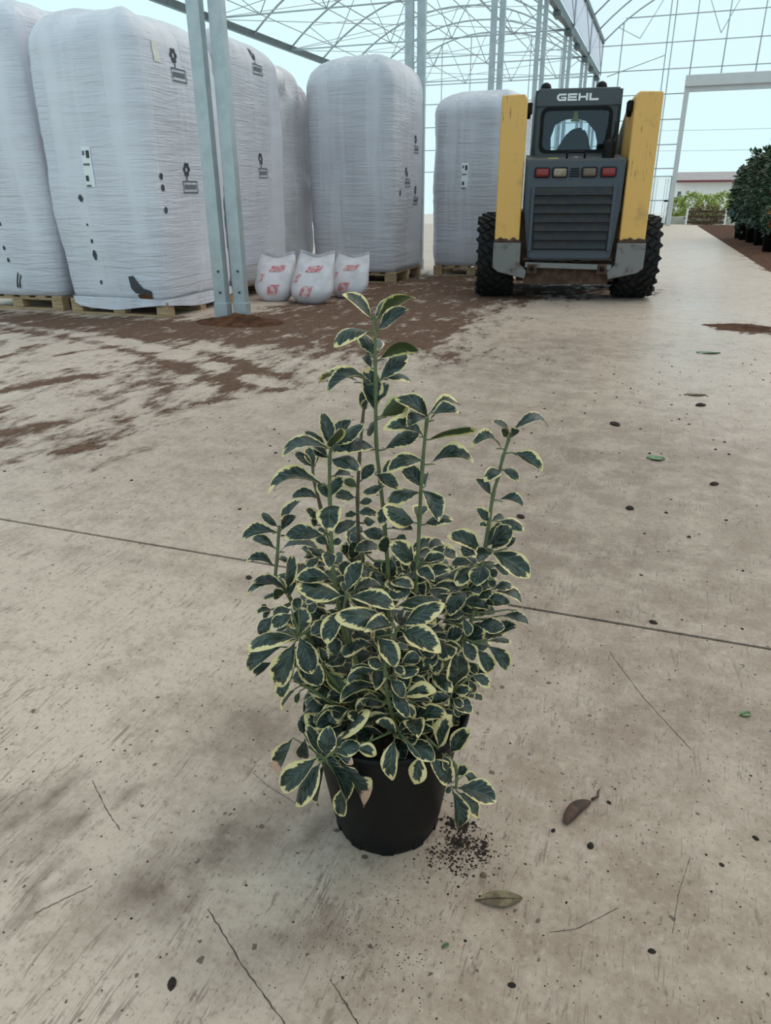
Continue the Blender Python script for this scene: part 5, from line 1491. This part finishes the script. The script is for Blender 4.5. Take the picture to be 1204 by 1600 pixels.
for k, pts in STEMS.items():
    P = [Vector(p) / 1000 for p in pts]
    # smooth the polyline
    Q = []
    for i in range(len(P) - 1):
        p0, p1, p2, p3 = P[max(i - 1, 0)], P[i], P[i + 1], P[min(i + 2, len(P) - 1)]
        for s in range(4):
            t = s / 4
            Q.append(0.5 * ((2 * p1) + (p2 - p0) * t + (2 * p0 - 5 * p1 + 4 * p2 - p3) * t * t + (3 * p1 - p0 - 3 * p2 + p3) * t ** 3))
    Q.append(P[-1])
    n_ = len(Q)
    b = B().tube(Q, [0.0036 - 0.0015 * i / n_ + (0.0006 if i % 4 == 0 else 0) for i in range(n_)], 8)
    for row in LEAVES:                                   # leaf stalks and short side twigs
        if row[0] != k: continue
        lb = Vector(row[1:4]) / 1000
        lt = Vector(row[4:7]) / 1000
        best = None
        for i in range(n_ - 1):
            e = Q[i + 1] - Q[i]
            t = max(0, min(1, (lb - Q[i]).dot(e) / max(1e-9, e.dot(e))))
            q = Q[i] + e * t
            dd = (lb - q).length + (0.35 * max(0, q.z - lb.z))
            if best is None or dd < best[0]: best = (dd, q)
        q = best[1]
        dist = (lb - q).length
        if dist < 0.002: continue
        out = (lt - lb).normalized()
        mid = (q + lb) / 2 + Vector((0, 0, -0.10 * dist)) - out * 0.1 * dist
        r0 = 0.0012 if dist < 0.03 else 0.0019
        b.tube([q, mid, lb, lb + out * 0.008], [r0 * 1.2, r0, 0.0011, 0.0008], 6)
    stem_obj[k] = b.build('stem', M['woody'] if k in (4, 5) else M['stem'], plant, True)
rnd = random.Random(11)
def place_leaf(stem, base, tip, nrm, width, arch, style):
    d = (tip - base) * 1.09
    L = d.length
    width *= 1.06
    x = d / L
    n = (nrm - nrm.dot(x) * x)
    if n.length < 1e-4: n = Vector((0, 0, 1)) - x.z * x
    n.normalize()
    y = n.cross(x)
    a = min(ARCHS, key=lambda q: abs(q - arch))
    me = LM[a][rnd.randrange(3)]
    o = bpy.data.objects.new('leaf', me)
    link(o, stem_obj[stem])
    R_ = Matrix((x, y, n)).transposed()
    o.matrix_local = Matrix.Translation(base) @ R_.to_4x4() @ Matrix.Diagonal((L, width, L, 1))
    if style:
        o.material_slots[0].link = 'OBJECT'
        o.material_slots[0].material = M['leaf_burn'] if style == 1 else M['leaf_cream']
    return o
for (k, bx, by, bz, tx, ty, tz, nx, ny, nz, wd, ar, sty) in LEAVES:
    place_leaf(k, Vector((bx, by, bz)) / 1000, Vector((tx, ty, tz)) / 1000, Vector((nx, ny, nz)), wd / 1000, ar, sty)
# leaves deep inside the bush, too many and too hidden to pick apart
verts, faces, uvs, rv = [], [], [], []
srcs = [LM[a][k] for a in (8, 12, 18) for k in range(3)]
for i in range(360):
    a = rnd.uniform(0, 2 * PI)
    r = math.sqrt(rnd.random())
    z = rnd.uniform(0.245, 0.50)
    wz = 0.10 + 0.055 * math.sin(PI * min(1, max(0, (z - 0.22) / 0.34)))
    p = Vector((wz * r * math.cos(a) + 0.005, 0.048 + 0.68 * wz * r * math.sin(a), z))
    if i % 4 == 0:                                       # skirt of low leaves over the soil
        p = Vector((0.105 * r * math.cos(a), -0.035 + 0.07 * r * math.sin(a), rnd.uniform(0.240, 0.300)))
    d = Vector((math.cos(a) + rnd.uniform(-.7, .7), math.sin(a) + rnd.uniform(-.7, .7), rnd.uniform(-0.4, 0.8))).normalized()
    L, W = rnd.uniform(0.042, 0.062), rnd.uniform(0.024, 0.034)
    n = Vector((rnd.uniform(-.4, .4), -0.5 + rnd.uniform(-.3, .3), 1.0))
    n = (n - n.dot(d) * d).normalized()
    y = n.cross(d)
    src = srcs[i % len(srcs)]
    o0 = len(verts)
    rr = rnd.random()
    uvl = {}
    for poly in src.polygons:
        for li in poly.loop_indices: uvl[src.loops[li].vertex_index] = src.uv_layers[0].data[li].uv.copy()
    for v in src.vertices:
        verts.append(p + d * (v.co.x * L) + y * (v.co.y * W) + n * (v.co.z * L)); uvs.append(uvl[v.index]); rv.append(rr)
    for poly in src.polygons: faces.append([o0 + q for q in poly.vertices])
me = bpy.data.meshes.new('inner_foliage')
me.from_pydata(verts, [], faces)
ul = me.uv_layers.new(name='uv')
for lp_ in me.loops: ul.data[lp_.index].uv = uvs[lp_.vertex_index]
at_ = me.attributes.new('leafrnd', 'FLOAT', 'POINT')
at_.data.foreach_set('value', rv)
me.polygons.foreach_set('use_smooth', [True] * len(me.polygons))
me.materials.append(M['leaf'])
tag(link(bpy.data.objects.new('inner_foliage', me), plant), kind='stuff')

# ================================================================ LITTER ON THE FLOOR
rnd = random.Random(5)
def crumb(b, p, s):
    h = s * rnd.uniform(0.4, 0.8)
    a0 = rnd.uniform(0, 6.28)
    n = rnd.choice((4, 5))
    ring = [b.bm.verts.new((p[0] + s * rnd.uniform(0.6, 1.2) * math.cos(a0 + 2 * PI * k / n), p[1] + s * rnd.uniform(0.6, 1.2) * math.sin(a0 + 2 * PI * k / n), 0.0002)) for k in range(n)]
    top = b.bm.verts.new((p[0], p[1], h))
    for k in range(n): b.bm.faces.new((ring[k], ring[(k + 1) % n], top))
b = B()
for k in range(420):                                         # scattered over the near floor
    x, y = rnd.uniform(-1.3, 0.55), rnd.uniform(0.42, 2.2)
    if (x + 0.334) ** 2 + (y - 0.938) ** 2 < 0.011 or abs(y - 1.746) < 0.01: continue
    crumb(b, (x, y), rnd.choice((0.0009, 0.0012, 0.0016, 0.0022, 0.003)))
for k in range(650):                                         # right half is dirtier
    x, y = rnd.uniform(-0.30, 0.45), rnd.uniform(0.55, 1.6)
    if (x + 0.334) ** 2 + (y - 0.938) ** 2 < 0.011: continue
    crumb(b, (x, y), rnd.choice((0.0007, 0.0010, 0.0013, 0.0018)))
for k in range(520):
    x, y = rnd.gauss(-0.27, 0.08), rnd.gauss(0.70, 0.06)
    crumb(b, (x, y), rnd.choice((0.0006, 0.0008, 0.0011)))
for k in range(420):                                         # further back
    x, y = rnd.uniform(-2.6, 0.9), rnd.uniform(1.8, 5.5)
    crumb(b, (x, y), rnd.choice((0.003, 0.004, 0.006, 0.009)))
cr = b.build('soil_crumbs', M['soil'])
tag(cr, 'scattered dark soil crumbs over the concrete', 'soil crumbs', kind='stuff')
b = B()
for k in range(1100):
    t = rnd.random()
    x, y = rnd.gauss(-0.205 + 0.03 * t, 0.030), rnd.gauss(0.905, 0.032)
    if (x + 0.334) ** 2 + (y - 0.938) ** 2 < 0.0105: continue
    crumb(b, (x, y), rnd.choice((0.0005, 0.0007, 0.0010, 0.0014, 0.0028)))
for k in range(90):
    crumb(b, (rnd.gauss(-0.205, 0.012), rnd.gauss(0.958, 0.008)), rnd.choice((0.002, 0.003, 0.0045)))
    crumb(b, (rnd.gauss(-0.193, 0.009), rnd.gauss(0.918, 0.007)), rnd.choice((0.002, 0.0035)))
    crumb(b, (rnd.gauss(-0.150, 0.006), rnd.gauss(0.918, 0.012)), rnd.choice((0.0015, 0.0028)))
sp = b.build('spilled_soil', M['soil'])
tag(sp, 'dark potting soil spilled at the right foot of the pot', 'soil', kind='stuff')
clods = [(-0.526, 0.54, .009), (0.026, 0.987, .008), (-0.04, 1.00, .005), (0.05, 1.10, .005), (0.30, 1.10, .006), (0.24, 1.02, .005), (-0.06, 0.70, .006), (0.0, 0.66, .006), (0.13, 0.82, .006),
         (-1.02, 1.65, .012), (-0.9, 1.52, .010), (0.03, 2.55, .02), (-0.33, 2.35, .018), (-0.36, 2.15, .016), (0.33, 2.9, .02), (-0.08, 3.6, .03), (0.33, 4.1, .03), (0.12, 1.78, .012)]
for (x, y, s) in clods:
    b = B()
    b.grid(9, 5, lambda u, v: Vector((s * math.cos(2 * PI * u) * math.cos(v * 1.5) * (1 + 0.4 * mnoise.noise(Vector((x * 40 + math.cos(2 * PI * u), y * 40 + math.sin(2 * PI * u), v * 2)))),
                                      0.75 * s * math.sin(2 * PI * u) * math.cos(v * 1.5), 0.45 * s * math.sin(v * 1.57) + 0.0002)), wrap=True)
    o = b.build('soil_clod', M['soil'], None, True); o.location = (x, y, 0); o.rotation_euler = (0, 0, x * 50)
    tag(o, 'small dark clod of soil lying loose on bare concrete', 'clod', 'loose soil clods')
def flat_leaf(name, p, q, wd, mat, label, lift=0.006, vein=None):
    p, q = Vector((*p, 0)), Vector((*q, 0))
    r = tag(empty(name, p, math.atan2((q - p).y, (q - p).x)), label, 'leaf')
    L = (q - p).length
    def f(u, v):
        ww = wd * math.sin(PI * min(1, max(0, (u - 0.08) / 0.92))) ** 0.8 * 0.5 + 0.0008
        t = 2 * v - 1
        return Vector((L * u, ww * t, 0.0012 + lift * (0.4 * abs(t) ** 2 + 0.35 * math.sin(PI * u) * (1 - abs(t)) + 0.25 * math.sin(5 * u + t))
                       if lift else 0.001))
    b = B(); b.grid(14, 6, f); b.build('blade', M[mat], r, True)
    B().tube([f(0, 0.5) + Vector((0, 0, 0.001)), f(0.5, 0.5) + Vector((0, 0, 0.001)), f(0.95, 0.5) + Vector((0, 0, 0.001))], [0.0011, 0.0007, 0.0003], 5).build('midrib', M['curl'], r, True)
    return r
flat_leaf('fallen_leaf', (-0.141, 0.815), (-0.069, 0.845), 0.030, 'deadleaf', 'dry olive brown fallen leaf in front of the spilled soil')
flat_leaf('leaf_fragment', (-0.170, 0.721), (-0.162, 0.731), 0.007, 'freshleaf', 'tiny green leaf scrap on concrete near the bottom centre', 0.002)
flat_leaf('leaf_fragment', (0.303, 1.445), (0.325, 1.465), 0.018, 'freshleaf', 'small green leaf scrap on concrete at the right edge', 0.006)
flat_leaf('leaf_fragment', (0.075, 3.13), (0.150, 3.15), 0.07, 'freshleaf', 'green leaf lying on concrete behind the plant, mid right', 0.012)
flat_leaf('leaf_fragment', (0.36, 5.55), (0.52, 5.60), 0.07, 'freshleaf', 'green leaf lying on the shiny concrete strip near the loader', 0.015)
flat_leaf('leaf_fragment', (0.25, 4.30), (0.37, 4.34), 0.05, 'deadleaf', 'pale brown dry leaf on concrete short of the shiny strip', 0.01)
# curled rotten leaf at right
r = tag(empty('curled_leaf', (-0.022, 1.020, 0.0), math.atan2(0.1, 0.056)), 'curled rotten brown leaf with thin tail lying right of the pot', 'leaf')
b = B()
def curl(u, v):
    L = 0.088
    ww = 0.0125 * (math.sin(PI * min(1, u * 1.02 + 0.06)) ** 0.55)
    a = -0.6 + 4.0 * v
    return Vector((L * u, ww * math.cos(a) + 0.006 * math.sin(3.4 * u), 0.0008 + ww * 0.75 * (1 + math.sin(a)) * 0.8))
b.grid(16, 8, curl)
b.build('blade', M['curl'], r, True)
B().tube([(0.084, 0.0, 0.004), (0.098, -0.004, 0.005), (0.110, 0.004, 0.004), (0.120, 0.006, 0.002)], [0.003, 0.0022, 0.0018, 0.001], 6).build('stalk', M['curl'], r, True)
b = B(); b.grid(10, 6, lambda u, v: Vector((0.0062 * math.cos(2 * PI * u) * math.cos(v * 1.5), 0.0052 * math.sin(2 * PI * u) * math.cos(v * 1.5), 0.006 * math.sin(v * 1.57) + 0.0003)), wrap=True)
o = b.build('pebble', M['pebble'], None, True); o.location = (-0.138, 0.867, 0)
tag(o, 'round brown pebble between the spilled soil and the dry leaf', 'pebble')
